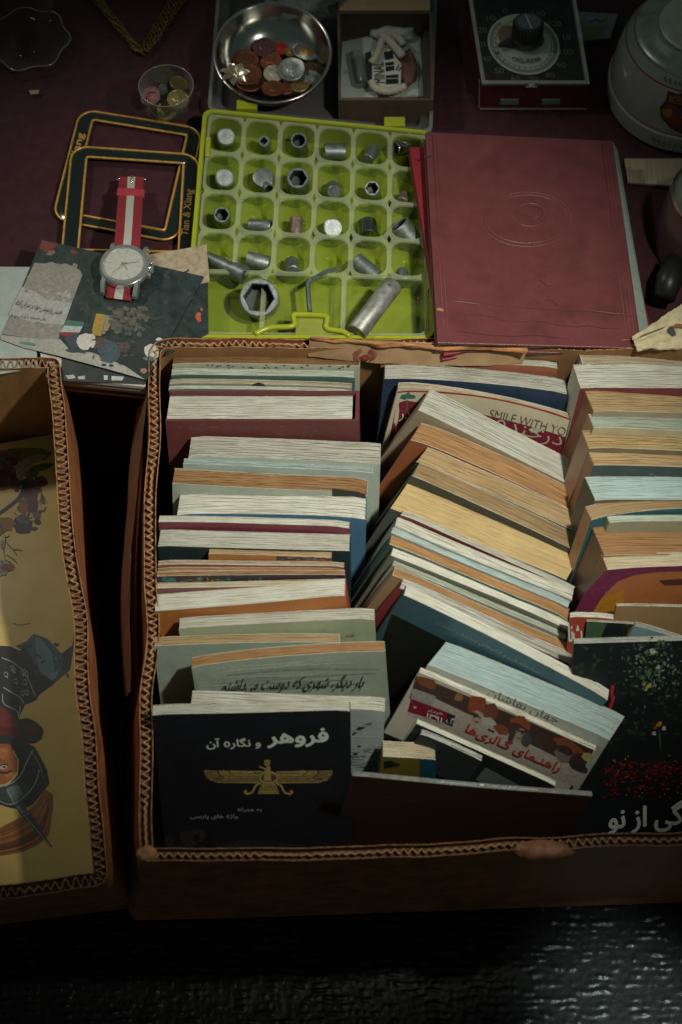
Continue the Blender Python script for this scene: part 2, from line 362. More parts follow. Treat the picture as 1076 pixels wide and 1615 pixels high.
def carton(name, label, corners, radii, zoff, inset, thick, seed, wob=0.18, cru=0.42):
    """corners of the rim (outer), inset of the bottom; builds liners, flute and floor"""
    path = rim_path(corners, radii); n = len(path)
    cen = sum(path, Vector((0,0,0)))/n
    root = thing(name, label, 'box', (cen.x, cen.y, GZ+0.2))
    nrm = []
    for i in range(n):
        t = (path[(i+3)%n]-path[i-3]).normalized(); nrm.append(Vector((-t.y, t.x, 0)))   # inwards for ccw
    cum = [0]
    for i in range(n): cum.append(cum[-1]+(path[(i+1)%n]-path[i]).length)
    L = cum[-1]
    def hz(i): p = path[i]; return zoff(p.x,p.y)+wob*1.3*mnoise.noise((p.x*0.35,p.y*0.35,seed))+0.05*mnoise.noise((p.x*2,p.y*2,seed+3))
    def sway(i): p = path[i]; return wob*2.2*mnoise.noise((p.x*0.16,p.y*0.16,seed+9))
    def at(i, d, z, dep):   # d = distance inwards from outer face
        p = path[i]; k = min(1, dep/22.0)
        q = p+nrm[i]*(d+sway(i)*(1-k)); v = inset(q.x,q.y)
        return (q.x+v[0]*k, q.y+v[1]*k, z)
    def shell(d0, d1, hi, deps, jag):
        rings = []
        for dep in reversed(deps): rings.append([at(i, d0, max(GZ+0.2, hz(i)+hi-dep), dep) for i in range(n)])
        top = [at(i, d0, hz(i)+hi+jag*mnoise.noise((path[i].x*3,path[i].y*3,seed+d0)), 0) for i in range(n)]
        top2 = [at(i, d1, hz(i)+hi+jag*mnoise.noise((path[i].x*3,path[i].y*3,seed+d0+1)), 0) for i in range(n)]
        rings[-1] = top; rings.append(top2)
        for dep in deps[1:]: rings.append([at(i, d1, max(GZ+0.2, hz(i)+hi-dep), dep) for i in range(n)])
        return loops(rings)
    th = thick
    deps = [0, 0.25, 1.0, 4, 9, 15, 22.5]
    v, f = shell(0, 0.055, 0, deps, 0.08)
    idx = [0]*len(f)
    for k in range(n*6, n*7): idx[k] = 1
    part('outer_liner', (v,f), None, root, smooth=True, mats=[KR_OUT, KR_RIM], midx=idx, auto=50)
    v, f = shell(th-0.055, th, 0.03, deps, 0.08)
    idx = [0]*len(f)
    for k in range(n*6, n*7): idx[k] = 1
    part('inner_liner', (v,f), None, root, smooth=True, mats=[KR_IN, KR_RIM], midx=idx, auto=50)
    A, B, A2, B2 = [], [], [], []; wl = 0.62; hw = 0.08; amp = (th-0.19)/2
    for i in range(n):
        ph = 2*math.pi*cum[i]/wl + 3.0*mnoise.noise((path[i].x*0.5,path[i].y*0.5,seed))
        crush = min(1.05,max(0.08,cru+0.75*mnoise.noise((path[i].x*0.30,path[i].y*0.3,seed+20))))
        d = th/2+amp*crush*math.sin(ph); z = hz(i)-0.08+0.05*mnoise.noise((path[i].x*4,path[i].y*4,seed+5))
        A.append(at(i, d-hw, z, 0)); B.append(at(i, d+hw, z, 0)); A2.append(at(i, d-hw, z-1.2, 1.2)); B2.append(at(i, d+hw, z-1.2, 1.2))
    part('fluting', loops([A2, A, B, B2]), KR_FL, root, smooth=True, auto=40)
    part('gap_shade_fill', loops([[at(i, 0.05, hz(i)-0.55, 0.5) for i in range(n)],[at(i, th-0.05, hz(i)-0.55, 0.5) for i in range(n)]]), KR_GAPSHADE, root)  # added filler sheet between the liners; its dark brown stands for shaded gaps
    fl = [at(i, th/2, GZ+0.35, 22) for i in range(0, n, 12)]
    part('floor_panel', (fl, [tuple(range(len(fl)))]), KR_IN, root)
    return root
def Pz(px, py, z=0): p = P(px, py, z); return (p.x, p.y)
# main box of books: rim corners ccw from front-left
MB_C = [Pz(219,1362), (34.0,-27.0), (34.0,16.3), Pz(238,533)]
def main_inset(x, y):
    return (-3.6*max(0,min(1,(-8-x)/5))*max(0,min(1,(30-abs(y+6))/10)), 3.2*max(0,min(1,(-y-10)/14)))
main_box = carton('book_box', 'brown corrugated carton crammed with used books standing on edge', MB_C, [0.9,1.5,1.5,1.9], lambda x,y: 0.0, main_inset, 0.95, 11)
# left box, turned a little
LB_C = [Pz(-330,1462), Pz(172,1396), Pz(96,562), Pz(-400,590)]
def left_inset(x, y):
    return (0, 6.0*max(0,min(1,(-y-10)/14)))
left_box = carton('poster_box', 'open corrugated carton at the left with a yellow illustrated cover lying inside', LB_C, [1.2,1.3,1.0,1.0], lambda x,y: 0.0, left_inset, 1.05, 31, cru=0.75)

# torn flap folded down over the back rim, side flap, tape lump
def sheet(pts_top, pts_bot, n, thick, seed, amp=0.12):
    """paper sheet between two 3-D polylines with slight ruffle"""
    a = spline(pts_top, n); b = spline(pts_bot, n); m = len(a); V = []
    for side in (0, 1):
        for k in range(5):
            for i in range(m):
                p = a[i].lerp(b[i], k/4); r = mnoise.noise((p.x*0.7,p.y*0.7+k,seed))*amp
                V.append(p+Vector((0.2*r, r, 0.4*r))+Vector((0,-thick*side,0.02*side)))
    F = []; o = 5*m
    for k in range(4):
        for i in range(m-1):
            q = (k*m+i,k*m+i+1,(k+1)*m+i+1,(k+1)*m+i); F.append(q); F.append(tuple(reversed([j+o for j in q])))
    ed = list(range(m))+[k*m+m-1 for k in range(1,5)]+[4*m+i for i in range(m-2,-1,-1)]+[k*m for k in range(3,0,-1)]
    for i in range(len(ed)):
        p, q = ed[i], ed[(i+1)%len(ed)]; F.append((p,p+o,q+o,q))
    return V, F
fp = lambda px,py,z: tuple(P(px,py,z))
KR_PALE = mat('carton_flap_inner', (0.34,0.21,0.11), 0.8, var=0.18, scale=60, bump=0.3, bscale=600, stain=0.2)
KR_TORN = mat('torn_liner_fibre', (0.40,0.17,0.06), 0.85, var=0.45, scale=120, bump=0.5, bscale=400)
flap = part('torn_flap', sheet([fp(489,529,0.9),fp(560,536,0.8),fp(650,540,0.75),fp(740,543,0.7),fp(832,547,0.5)], [fp(486,561,-1.0),fp(560,568,-1.1),fp(650,574,-1.1),fp(740,575,-1.1),fp(824,572,-1.1)], 8, 0.12, 3), KR_PALE, main_box, smooth=True, auto=40)
torn_top = [fp(x, y, 1.0) for x, y in ((488,529),(530,531),(565,536),(600,538),(650,540),(700,543),(760,545),(833,547))]
torn_bot = [fp(x, y, 0.72) for x, y in ((492,533),(530,537),(565,539),(600,544),(650,545),(700,551),(760,549),(830,555))]
part('torn_edge', sheet([(x,y-0.16,z) for x,y,z in torn_top], [(x,y-0.16,z) for x,y,z in torn_bot], 5, 0.05, 8, 0.16), KR_TORN, flap, smooth=True)
RED_INK = mat('red_print', (0.30,0.035,0.03), 0.7)
cx_, cy_ = 577, 561
def flap_pt(x, y, l):
    t = (y-536)/(571-536); z = 0.8-1.9*t; p = P(x, y, z); return p+Vector((0,-0.26-l,0.12))
ink('flap_emblem', [(blob(cx_,cy_,7,5,12,0.1,1),(0.25,0.03,0.03))]+sum([S_(stroke([(cx_-8-2.2*i,cy_+5-i*1.0),(cx_-11-2*i,cy_-5-i),(cx_-5-1*i,cy_-10-1.6*i)],1.2),(0.28,0.05,0.04)) for i in range(4)],[])+sum([S_(stroke([(cx_+8+2.2*i,cy_+5-i*1.0),(cx_+11+2*i,cy_-5-i),(cx_+5+1*i,cy_-10-1.6*i)],1.2),(0.28,0.05,0.04)) for i in range(4)],[]), flap_pt, flap)
# outer side flap hanging down along the left wall
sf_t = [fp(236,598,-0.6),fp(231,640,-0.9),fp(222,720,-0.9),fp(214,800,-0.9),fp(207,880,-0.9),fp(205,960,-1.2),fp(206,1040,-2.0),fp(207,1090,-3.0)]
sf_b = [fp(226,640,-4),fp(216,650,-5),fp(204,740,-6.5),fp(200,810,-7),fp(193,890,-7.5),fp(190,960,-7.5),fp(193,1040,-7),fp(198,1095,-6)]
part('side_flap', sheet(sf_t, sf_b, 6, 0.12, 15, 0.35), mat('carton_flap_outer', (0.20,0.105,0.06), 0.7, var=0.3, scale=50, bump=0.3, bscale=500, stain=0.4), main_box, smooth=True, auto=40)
def lump(c, r, seed, n=18, m=10, amp=0.25):
    V, F = [], []
    for j in range(m+1):
        th = math.pi*j/m
        for i in range(n):
            a = 2*math.pi*i/n; d = Vector((math.sin(th)*math.cos(a), math.sin(th)*math.sin(a), math.cos(th)))
            k = 1+amp*mnoise.noise(d*1.8+Vector((seed,0,0))); V.append((c[0]+d.x*r[0]*k, c[1]+d.y*r[1]*k, c[2]+d.z*r[2]*k))
    for j in range(m):
        for i in range(n): F.append((j*n+i,(j+1)*n+i,(j+1)*n+(i+1)%n,j*n+(i+1)%n))
    return V, F
TAPE = mat('brown_tape', (0.26,0.10,0.045), 0.5, var=0.35, scale=140, bump=0.5, bscale=350)
q = P(858,1342,0.0); part('tape_lump', lump(q+Vector((0,0.1,-0.15)), (2.1,0.75,0.5), 2), TAPE, main_box, smooth=True)
q = P(232,1343,0.0); part('crushed_corner', lump(q+Vector((0.0,-0.1,-0.25)), (0.75,0.6,0.5), 7), KR_RIM, main_box, smooth=True)
#q = P(218,1110,-2.0); part('tape_patch', lump(q+Vector((-0.3,0,-0.6)), (0.35,1.2,1.2), 12), TAPE, main_box, smooth=True)
# ------------------------------------------------------------------ books
class Book: pass
PAPER_CORE = mat('cover_card_core', (0.40,0.38,0.32), 0.8, var=0.35, scale=250)
_bn = [0]; _last = {}
def book(label, NL, NR, farY, zL, zR, lean, page, cover, spine='R', H=20.5, hard=False, bow=0.0, dip=0.0, back=None, spinecol=None, group=None, rough=0.42, name='book', wav=1.0, coverT=None, sag=0.0, fit=True):
    _bn[0] += 1; sd = _bn[0]*3.7
    zL0, zR0 = zL, zR
    for _pass in range(8):
        A, B = P(*NL, zL), P(*NR, zR); u = (B-A); W = u.length; u.normalize()
        ph = math.radians(lean); w0 = Vector((0,-math.sin(ph),-math.cos(ph))); wv = (w0-u*w0.dot(u)).normalized()
        n = u.cross(wv); n = -n if n.y < 0 else n
        T, K = 0.4, 0.0
        if isinstance(farY, tuple):             # far corner of the block known: thickness and slant of a cocked book
            for _ in range(8):
                e = 0.05; p0, p1, p2_ = proj(A+n*T+u*K), proj(A+n*(T+e)+u*K), proj(A+n*T+u*(K+e))
                a11, a12, a21, a22 = (p1[0]-p0[0])/e, (p2_[0]-p0[0])/e, (p1[1]-p0[1])/e, (p2_[1]-p0[1])/e
                r1, r2 = farY[0]-p0[0], farY[1]-p0[1]; dt = a11*a22-a12*a21
                T += (r1*a22-r2*a12)/dt; K += (a11*r2-a21*r1)/dt
            T = max(0.14, T); SK = K/T
        else:
            SK = 0.0
            for _ in range(12):
                y1 = proj(A+n*T)[1]; y0 = proj(A)[1]; T = max(0.12, T*(farY-y0)/min(-1e-6, y1-y0)) if abs(y1-y0) > 1e-6 else T
        pv = _last.get(group)
        if pv is None or not fit: break
        lift_ = 0
        oL = n.dot(A)+T+max(0,bow)+0.04-n.dot(pv[0]); oR = n.dot(B)+T+max(0,bow)+0.04-n.dot(pv[1])
        if max(oL, oR) < 0.01: break
        zL = min(zL0+1.5, zL+max(0,oL)/0.9); zR = min(zR0+1.5, zR+max(0,oR)/0.9)
    _last[group] = (A, B)
    zlow = min(A.z, B.z); H = min(H, (zlow-GZ-0.5)/abs(wv.z))
    cen = A+u*W/2+wv*H+n*T/2
    root = thing(name, label, 'book', cen, group)
    rb = random.Random(int(sd*10)); cnL, cnR = rb.uniform(0,0.16)*min(1.5,wav), rb.uniform(0,0.22)*min(1.5,wav)
    if not bow and wav >= 0.6: bow = rb.uniform(-0.10,0.16)*wav
    if hard: cnL = cnR = bow = 0.0
    def pos(s, t, h, j=0):
        x = s/W; k = math.exp(-max(0,h)/7.0)
        q = bow*4*x*(1-x)*k + 0.05*wav*mnoise.noise((x*2.2, sd, 0))*k
        g = (dip*4*x*(1-x)+sag*x*x)*k + j + (cnL*math.exp(-max(0,s)/0.35)+cnR*math.exp(-max(0,W-s)/0.35))*k
        return A+u*(s+SK*max(0,t))+n*(t+q)+wv*(h+g)
    def bb(s0, s1, t0, t1, h0, h1, nu=14, nv=1, hs=(0,0.3,1.0), jit=0.0, rag=0.0, sig=0.0):
        """bent slab with top, two ends and two faces; uv in cm"""
        V, F, U = [], [], []; 
        def g(i, j, hk):
            s = s0+(s1-s0)*i/nu; t = t0+(t1-t0)*j/nv; h = h0+(h1-h0)*hs[hk]
            jj = 0
            if hk == 0: jj = jit*mnoise.noise((s*0.5, t*6+sd, sd))+rag*mnoise.noise((s*2.5,t*3,sd+4))
            V.append(pos(s, t, h, jj)); return len(V)-1
        def quad(ids, uvs): F.append(tuple(ids)); U.append(uvs)
        top = [[g(i,j,0) for i in range(nu+1)] for j in range(nv+1)]
        ts = lambda j: t0+(t1-t0)*j/nv
        ss = lambda i: s0+(s1-s0)*i/nu
        if sig:                             # signatures: strips of leaves standing a little proud or shy of each other
            F0 = len(F)
            for j in range(nv):
                o = rb.uniform(-1,1)*sig; a_ = [0]*(nu+1); b2 = [0]*(nu+1)
                for i in range(nu+1):
                    s_ = s0+(s1-s0)*i/nu
                    for kk, arr in ((j,a_),(j+1,b2)):
                        V.append(pos(s_, t0+(t1-t0)*(kk+(0.02 if kk == j else -0.02))/nv, h0, o+jit*mnoise.noise((s_*0.5, j*1.7+sd, sd))+rag*mnoise.noise((s_*2.5,j*0.9,sd+4)))); arr[i] = len(V)-1
                for i in range(nu): quad((a_[i],a_[i+1],b2[i+1],b2[i]), [(ss(i),ts(j)+sd),(ss(i+1),ts(j)+sd),(ss(i+1),ts(j+1)+sd),(ss(i),ts(j+1)+sd)])
        if sig:                             # leaves just below the tips, seen between signatures
            bed = [[0]*(nu+1) for _ in range(2)]
            for i in range(nu+1):
                for kk in (0,1): V.append(pos(s0+(s1-s0)*i/nu, t0+(t1-t0)*kk, h0, 0.055)); bed[kk][i] = len(V)-1
            for i in range(nu): quad((bed[0][i],bed[0][i+1],bed[1][i+1],bed[1][i]), [(ss(i),ts(0)+sd),(ss(i+1),ts(0)+sd),(ss(i+1),ts(nv)+sd),(ss(i),ts(nv)+sd)])
        for j in range(0 if sig else nv):
            for i in range(nu): quad((top[j][i],top[j][i+1],top[j+1][i+1],top[j+1][i]), [(ss(i),ts(j)+sd),(ss(i+1),ts(j)+sd),(ss(i+1),ts(j+1)+sd),(ss(i),ts(j+1)+sd)])
        hh = lambda k: h0+(h1-h0)*hs[k]
        for j, fl in ((0,0),(nv,1)):
            prev = top[j]
            for k in range(1, len(hs)):
                cur = [g(i,j,k) for i in range(nu+1)]
                for i in range(nu):
                    ids = (prev[i],cur[i],cur[i+1],prev[i+1]); quad(ids if not fl else ids[::-1], [(ss(i),hh(k))]*4)
                prev = cur
        for i, fl in ((0,1),(nu,0)):
            prev = [top[j][i] for j in range(nv+1)]
            for k in range(1, len(hs)):
                cur = [g(i,j,k) for j in range(nv+1)]
                for j in range(nv):
                    ids = (prev[j],cur[j],cur[j+1],prev[j+1]); uv = [(hh(k-1),ts(j)+sd),(hh(k),ts(j)+sd),(hh(k),ts(j+1)+sd),(hh(k-1),ts(j+1)+sd)]
                    quad(ids if not fl else ids[::-1], uv if not fl else uv[::-1])
                prev = cur
        return (V, F), U
    ct = coverT or (0.30 if hard else 0.055); oh = 0.32 if hard else 0.0
    lo, hi = ct, max(ct+0.03, T-ct)
    cm_, bm_ = covmat(cover, rough), covmat(back or cover, rough)
    gap = 0.0
    vf, U = bb(0.02 if spine != 'L' else ct, W-(ct if spine == 'R' else 0.02)-(0.25 if hard else 0), lo+gap, hi-gap, oh+0.02, H-0.05, 18, max(2,int(T*10)+1), jit=0.05*wav, rag=0.035, sig=0.013*wav)
    pg = part('page_block', vf, PG[page], root, uv=U)
    vf, U = bb(0, W, 0, ct, 0, H, rag=0.012*wav); part('front_cover', vf, None, root, uv=U, mats=[cm_, PAPER_CORE], midx=[1 if i < 14 and not hard else 0 for i in range(len(vf[1]))])
    vf, U = bb(0, W, T-ct, T, 0, H, rag=0.012*wav); part('back_cover', vf, None, root, uv=U, mats=[bm_, PAPER_CORE], midx=[1 if i < 14 and not hard else 0 for i in range(len(vf[1]))])
    if spine in 'LR':
        s0, s1 = (W-ct, W+0.004) if spine == 'R' else (-0.004, ct)
        vf, U = bb(s0, s1, ct*0.98, T-ct*0.98, 0.004, H, 1, 3); part('spine', vf, covmat(spinecol or cover, rough), root, uv=U)
    b = Book(); b.root = root; b.W = W; b.H = H; b.T = T; b.pos = pos
    b.cov = lambda x, y, l: pos(x, -l, -y)
    b.top = lambda x, y, l: pos(x, y, -l)
    def p2(px, py):
        d = FWD + Vector((1,0,0))*((px-538)/FPX) + UPV*((807.5-py)/FPX)
        q = CAM + d*((A-CAM).dot(n)/d.dot(n)) - A
        return q.dot(u), -q.dot(wv)
    b.p2 = p2
    return b
from mathutils.geometry import tessellate_polygon
def subdiv(poly, lim=1.3):
    """split a big printed area into small faces so that it follows a curved cover"""
    xs = [p[0] for p in poly]; ys = [p[1] for p in poly]
    if max(max(xs)-min(xs), max(ys)-min(ys)) < lim*1.3: return [poly]
    out = []; st = [tuple(poly[i] for i in t) for t in tessellate_polygon([[Vector((x,y,0)) for x,y in poly]])]
    while st:
        t = st.pop(); l = [math.dist(t[i], t[(i+1)%3]) for i in range(3)]; k = max(range(3), key=lambda i: l[i])
        if l[k] < lim: out.append(list(t)); continue
        a, b_, c = t[k], t[(k+1)%3], t[(k+2)%3]; m = ((a[0]+b_[0])/2, (a[1]+b_[1])/2); st += [(a,m,c),(m,b_,c)]
    return out
def bink(b, name, items):
    V, F, K = [], [], []; step = min(0.0012, (0.015 if len(items) < 220 else 0.05)/max(1,len(items)))
    for i, (poly, c) in enumerate(items):
        for q in subdiv([b.p2(*p) for p in poly]):
            n0 = len(V); V += [b.cov(x, y, 0.008+step*i) for x, y in q]; F.append(tuple(range(n0, n0+len(q)))); K.append(c)
    return part(name, (V, F), INK, b.root, cols=K)
def bword(b, name, body, pl, pr, ht, m, **k):
    (x0,y0),(x1,y1) = b.p2(*pl), b.p2(*pr)
    return word(name, body, b.cov, (x0+x1)/2, (y0+y1)/2, math.hypot(x1-x0,y1-y0), ht, m, b.root, rot=math.degrees(math.atan2(y1-y0,x1-x0)), **k)
WHITE_INK = mat('white_ink', (0.62,0.66,0.60), 0.6, var=0.08); BLACK_INK = mat('black_ink', (0.02,0.02,0.02), 0.5)
CRIM_INK = mat('crimson_ink', (0.38,0.03,0.03), 0.6); GOLD_INK = mat('gold_ink', (0.42,0.31,0.11), 0.5, var=0.3, scale=300); GREY_INK = mat('grey_ink', (0.30,0.34,0.33), 0.6)
GL, GM, GR = 'books in the left row of the carton', 'books in the middle row of the carton', 'books in the right row of the carton'
LN = 20
# ---- left row, back to front
b = book('tan-edged paperback with speckled grey-green cover, rearmost in the left row', (272,573),(568,577),556,-1.0,-1.0,LN,'brown',(0.36,0.38,0.28),group=GL,back=(0.3,0.18,0.09),H=16)
bink(b,'cover_speckles',sum([[(blob(random.Random(i).uniform(300,560),random.Random(i+99).uniform(576,581),2.2,1.2,7,0.4,i),(0.06,0.07,0.05))] for i in range(26)],[]))
book('pale green-edged booklet with dark teal cover behind the maroon hardback', (270,590),(560,594),580,-1.0,-1.0,LN,'pale',(0.06,0.12,0.11),group=GL,H=16)
b = book('thin khaki-edged booklet with grey cover and dark arch mark', (267,604),(555,611),597,-1.0,-1.0,LN,'cream',(0.22,0.22,0.17),group=GL,H=16)
bink(b,'arch_mark',[([(396,611),(400,607),(408,604.6),(416,607),(420,611)],(0.02,0.03,0.04))])
book('thin white-edged booklet with teal cover touching the maroon hardback', (266,613),(557,619),608,-1.0,-1.0,LN,'white',(0.10,0.24,0.22),group=GL,H=16)
b = book('thick maroon leather hardback with bright white page block', (261,664),(566,664),616,-0.6,-0.6,LN,'white',(0.135,0.028,0.030),hard=True,group=GL,rough=0.5,spinecol=(0.15,0.03,0.035))
def marks(b, x0, x1, y0, y1, n, col, seed, rx=3, ry=2):
    r = random.Random(seed); return [(blob(r.uniform(x0,x1),r.uniform(y0,y1),rx*r.uniform(.4,1.4),ry*r.uniform(.4,1.4),8,0.4,seed+i),col) for i in range(n)]
bink(b,'worn_gilding',marks(b,280,545,669,690,26,(0.17,0.065,0.03),5,7,1.4))
book('white paperback with torn pale sage cover standing before the maroon hardback', (297,719),(600,728),687,0.2,0.2,LN,'white',(0.40,0.46,0.38),group=GL,wav=2.2,sag=0.15)
book('slim pale blue-green booklet behind the brown-edged book with black patch', (289,731),(588,745),723,-0.3,-0.3,LN,'blue',(0.36,0.45,0.41),group=GL)
b = book('brown-edged paperback with ragged grey cover and black patch at its corner', (272,762),(580,778),738,0.1,0.1,LN,'brown',(0.35,0.39,0.32),group=GL,wav=2.0)
bink(b,'black_patch',[([(524,771),(577,777),(577,790),(524,783)],(0.02,0.025,0.022))])
b = book('white paperback with a bright blue cover showing at its right end', (279,811),(577,818),778,0.0,0.0,LN,'white',(0.05,0.17,0.30),group=GL,wav=1.6)
bink(b,'white_cover_panel',[])if 0 else None
book('white-edged booklet with a crimson stripe of cover, left row', (250,823),(552,831),813,0.2,0.2,LN,'white',(0.19,0.025,0.045),group=GL)
book('cream-white paperback with black-green cover bulging at its right end', (249,860),(552,865),834,0.0,0.0,LN,'white',(0.015,0.035,0.035),group=GL,bow=-0.12,sag=0.25)
b = book('short orange booklet with a dark picture at its right end', (329,873),(523,880),864,0.1,0.1,LN,'tan',(0.46,0.16,0.02),group=GL,H=14)
bink(b,'cover_picture',[([(436,878),(523,880),(523,884),(436,884)],(0.07,0.05,0.06))]+marks(b,438,520,879,883,18,(0.25,0.14,0.12),3,4,1))
book('buff-edged booklet with rust red cover, back one of the red trio', (249,890),(543,893),883,-0.2,-0.2,LN,'cream',(0.30,0.075,0.035),group=GL)
book('rust-edged booklet with salmon cover, middle one of the red trio', (248,900),(543,902),894,-0.1,-0.1,LN,'brown',(0.42,0.15,0.09),group=GL)
b = book('salmon-edged booklet with dark patterned cover, front one of the red trio', (247,909),(544,906),902,0.0,0.0,LN,'brown',(0.05,0.03,0.04),group=GL,spinecol=(0.36,0.14,0.07))
bink(b,'cover_pattern',marks(b,255,420,912,918,14,(0.05,0.16,0.15),8,5,3)+marks(b,300,360,912,918,6,(0.3,0.2,0.05),9,4,2))
book('thin dusky pink booklet leaning on the white book with orange cover', (246,928),(540,921),919,-0.1,-0.1,LN,'cream',(0.22,0.07,0.07),group=GL)
book('white paperback with glowing orange cover, left row', (244,964),(545,938),937,0.2,0.4,LN,'white',(0.48,0.15,0.012),group=GL,wav=0.8,bow=-0.1,spinecol=(0.40,0.05,0.02))
b = book('cream paperback with pale olive cover and a scrap of red lettering', (282,991),(591,980),974,0.5,0.9,LN,'white',(0.36,0.41,0.25),group=GL,bow=0.30,dip=0.15,sag=-0.35)
bword(b,'red_lettering','آفتاب',(538,1007),(560,1006),0.55,CRIM_INK)
book('buff booklet with plain pale green cover behind the calligraphy book', (243,1019),(536,1013),1005,0.1,0.1,LN,'tan',(0.33,0.40,0.32),group=GL)
b = book('brown-edged paperback with brushed grey-green cover and black calligraphy', (302,1052),(608,1027),1036,0.5,0.5,LN,'brown',(0.30,0.35,0.27),group=GL,bow=0.35,spine='R',spinecol=(0.2,0.24,0.18))
rr = random.Random(12)
bink(b,'brush_streaks',sum([S_(stroke([(rr.uniform(306,380),yy),(rr.uniform(400,480),yy-6+rr.uniform(-3,3)),(rr.uniform(520,604),yy-14+rr.uniform(-4,4))],rr.uniform(2,4.5),True),rr.choice([(0.22,0.27,0.21),(0.38,0.43,0.34),(0.26,0.32,0.25)])) for yy in range(1056,1100,4)],[]))
bword(b,'calligraphy_title','بار دیگر، شهری که دوست می|داشتم',(350,1086),(574,1079),2.0,BLACK_INK,shear=0.3,bold=0.004,lift=0.2)
b = book('white torn-edged book behind the black book, silver cover with black brushwork', (301,1109),(607,1121),1088,-0.2,-0.3,LN,'white',(0.36,0.41,0.39),group=GL,wav=2.5,spinecol=(0.45,0.46,0.38))
bink(b,'brushwork',S_(stroke([(556,1160),(568,1149),(588,1141)],6,True),(0.03,0.03,0.03))+S_(stroke([(556,1196),(560,1190),(564,1189)],5,True),(0.03,0.03,0.03))+[(blob(567,1178,3,2.5,8,0.2,2),(0.03,0.03,0.03))]+marks(b,556,602,1130,1210,40,(0.44,0.48,0.46),4,8,1.2)+marks(b,556,602,1180,1212,20,(0.2,0.24,0.23),6,8,1.2))
b = book('black book with winged golden emblem and white Persian title in front', (240,1127),(553,1119),1111,1.7,1.7,LN,'white',(0.006,0.010,0.017),group=GL,rough=0.5,H=21.5)
FR = b
bword(b,'title_large','فروهر',(422,1165),(517,1162),1.85,WHITE_INK,bold=0.035)
bword(b,'title_small','و نگاره آن',(326,1173),(411,1171),1.15,WHITE_INK,bold=0.02)
bword(b,'subtitle_upper','به همراه',(375,1277),(413,1277),0.50,GREY_INK,bold=0.012)
bword(b,'subtitle_lower','واژه های پارسی',(300,1288),(375,1288),0.60,GREY_INK,bold=0.012)
def farvahar():
    z = lambda x, y: (310+x*0.21375, 1130+y*0.2137); g = (0.40,0.30,0.10); d = (0.10,0.07,0.05); g2 = (0.33,0.24,0.08); items = []
    for sgn in (-1, 1):
        X = lambda x: 540+sgn*(x-540) if sgn == 1 else 1080-x-18
        for top, bot, xo, col in ((396,492,1005,g),(396,470,910,d),(396,470,895,g2),(396,452,825,d),(396,450,815,g),(398,432,750,g2)):
            pts = [(590,top+6),(xo,top),(xo-6,top+(bot-top)*0.35),(xo-40,top+(bot-top)*0.75),(xo-100,bot-4),(590,bot)]
            items.append(([z(X(x),y) for x,y in pts], col))
        for yy, xe in ((420,800),(440,900),(458,930),(474,950)): items += S_(stroke([z(X(600),yy),z(X(xe),yy-2)],1.0),d)
        for i in range(20):
            x = 600+i*17; items += S_(stroke([z(X(x),490),z(X(x)+sgn*6,474)],0.8),d); items += S_(stroke([z(X(x),472),z(X(x)+sgn*6,460)],0.7),d)
        for i in range(7): items += S_(stroke([z(X(1000),402+i*9),z(X(905-i*6),402+i*10)],0.9),d)
        items += S_(stroke([z(X(585),485),z(X(625),510),z(X(650),555),z(X(690),568),z(X(706),552),z(X(690),545)],3.4),g)
    for k, (y0, y1, w0, w1) in enumerate(((487,512,48,60),(514,538,62,70),(540,568,72,78))):
        items.append(([z(532-w0,y0),z(532+w0,y0),z(532+w1,y1),z(532-w1,y1)], g if k % 2 == 0 else g2))
        for i in range(9): xx = 532-w0+2*w0*(i+0.5)/9; items += S_(stroke([z(xx,y0+4),z(532+(xx-532)*w1/w0,y1-2)],0.5),d)
    ring = [(532+66*math.cos(a), 446+40*math.sin(a)) for a in [2*math.pi*i/24 for i in range(25)]]
    items.append(([z(x,y) for x,y in ring[:-1]], d)); items += S_(stroke([z(x,y) for x,y in ring],3.4,n=2),g)
    items.append(([z(x,y) for x,y in ((500,470),(498,420),(508,380),(520,362),(545,362),(548,400),(552,470))], g))
    items.append(([z(x,y) for x,y in ((500,350),(498,316),(545,314),(543,345),(535,362),(512,362))], g2))
    items += S_(stroke([z(510,385),z(485,372),z(462,365)],2.6),g); items += S_(stroke([z(500,410),z(470,400),z(440,405),z(432,395)],2.2),g)
    bink(b,'winged_emblem',items)
farvahar()
bink(b,'ruin_picture',[(blob(297,1322,14,14,12,0.15,3),(0.028,0.030,0.034)),(blob(313,1318,13,11,12,0.15,4),(0.034,0.035,0.038)),(blob(310,1322,6,6,8,0.1,4),(0.008,0.011,0.016)),(blob(268,1326,7,9,8,0.2,5),(0.022,0.024,0.028)),([(340,1332),(380,1324),(430,1326),(480,1334),(480,1342),(340,1342)],(0.018,0.020,0.024))])

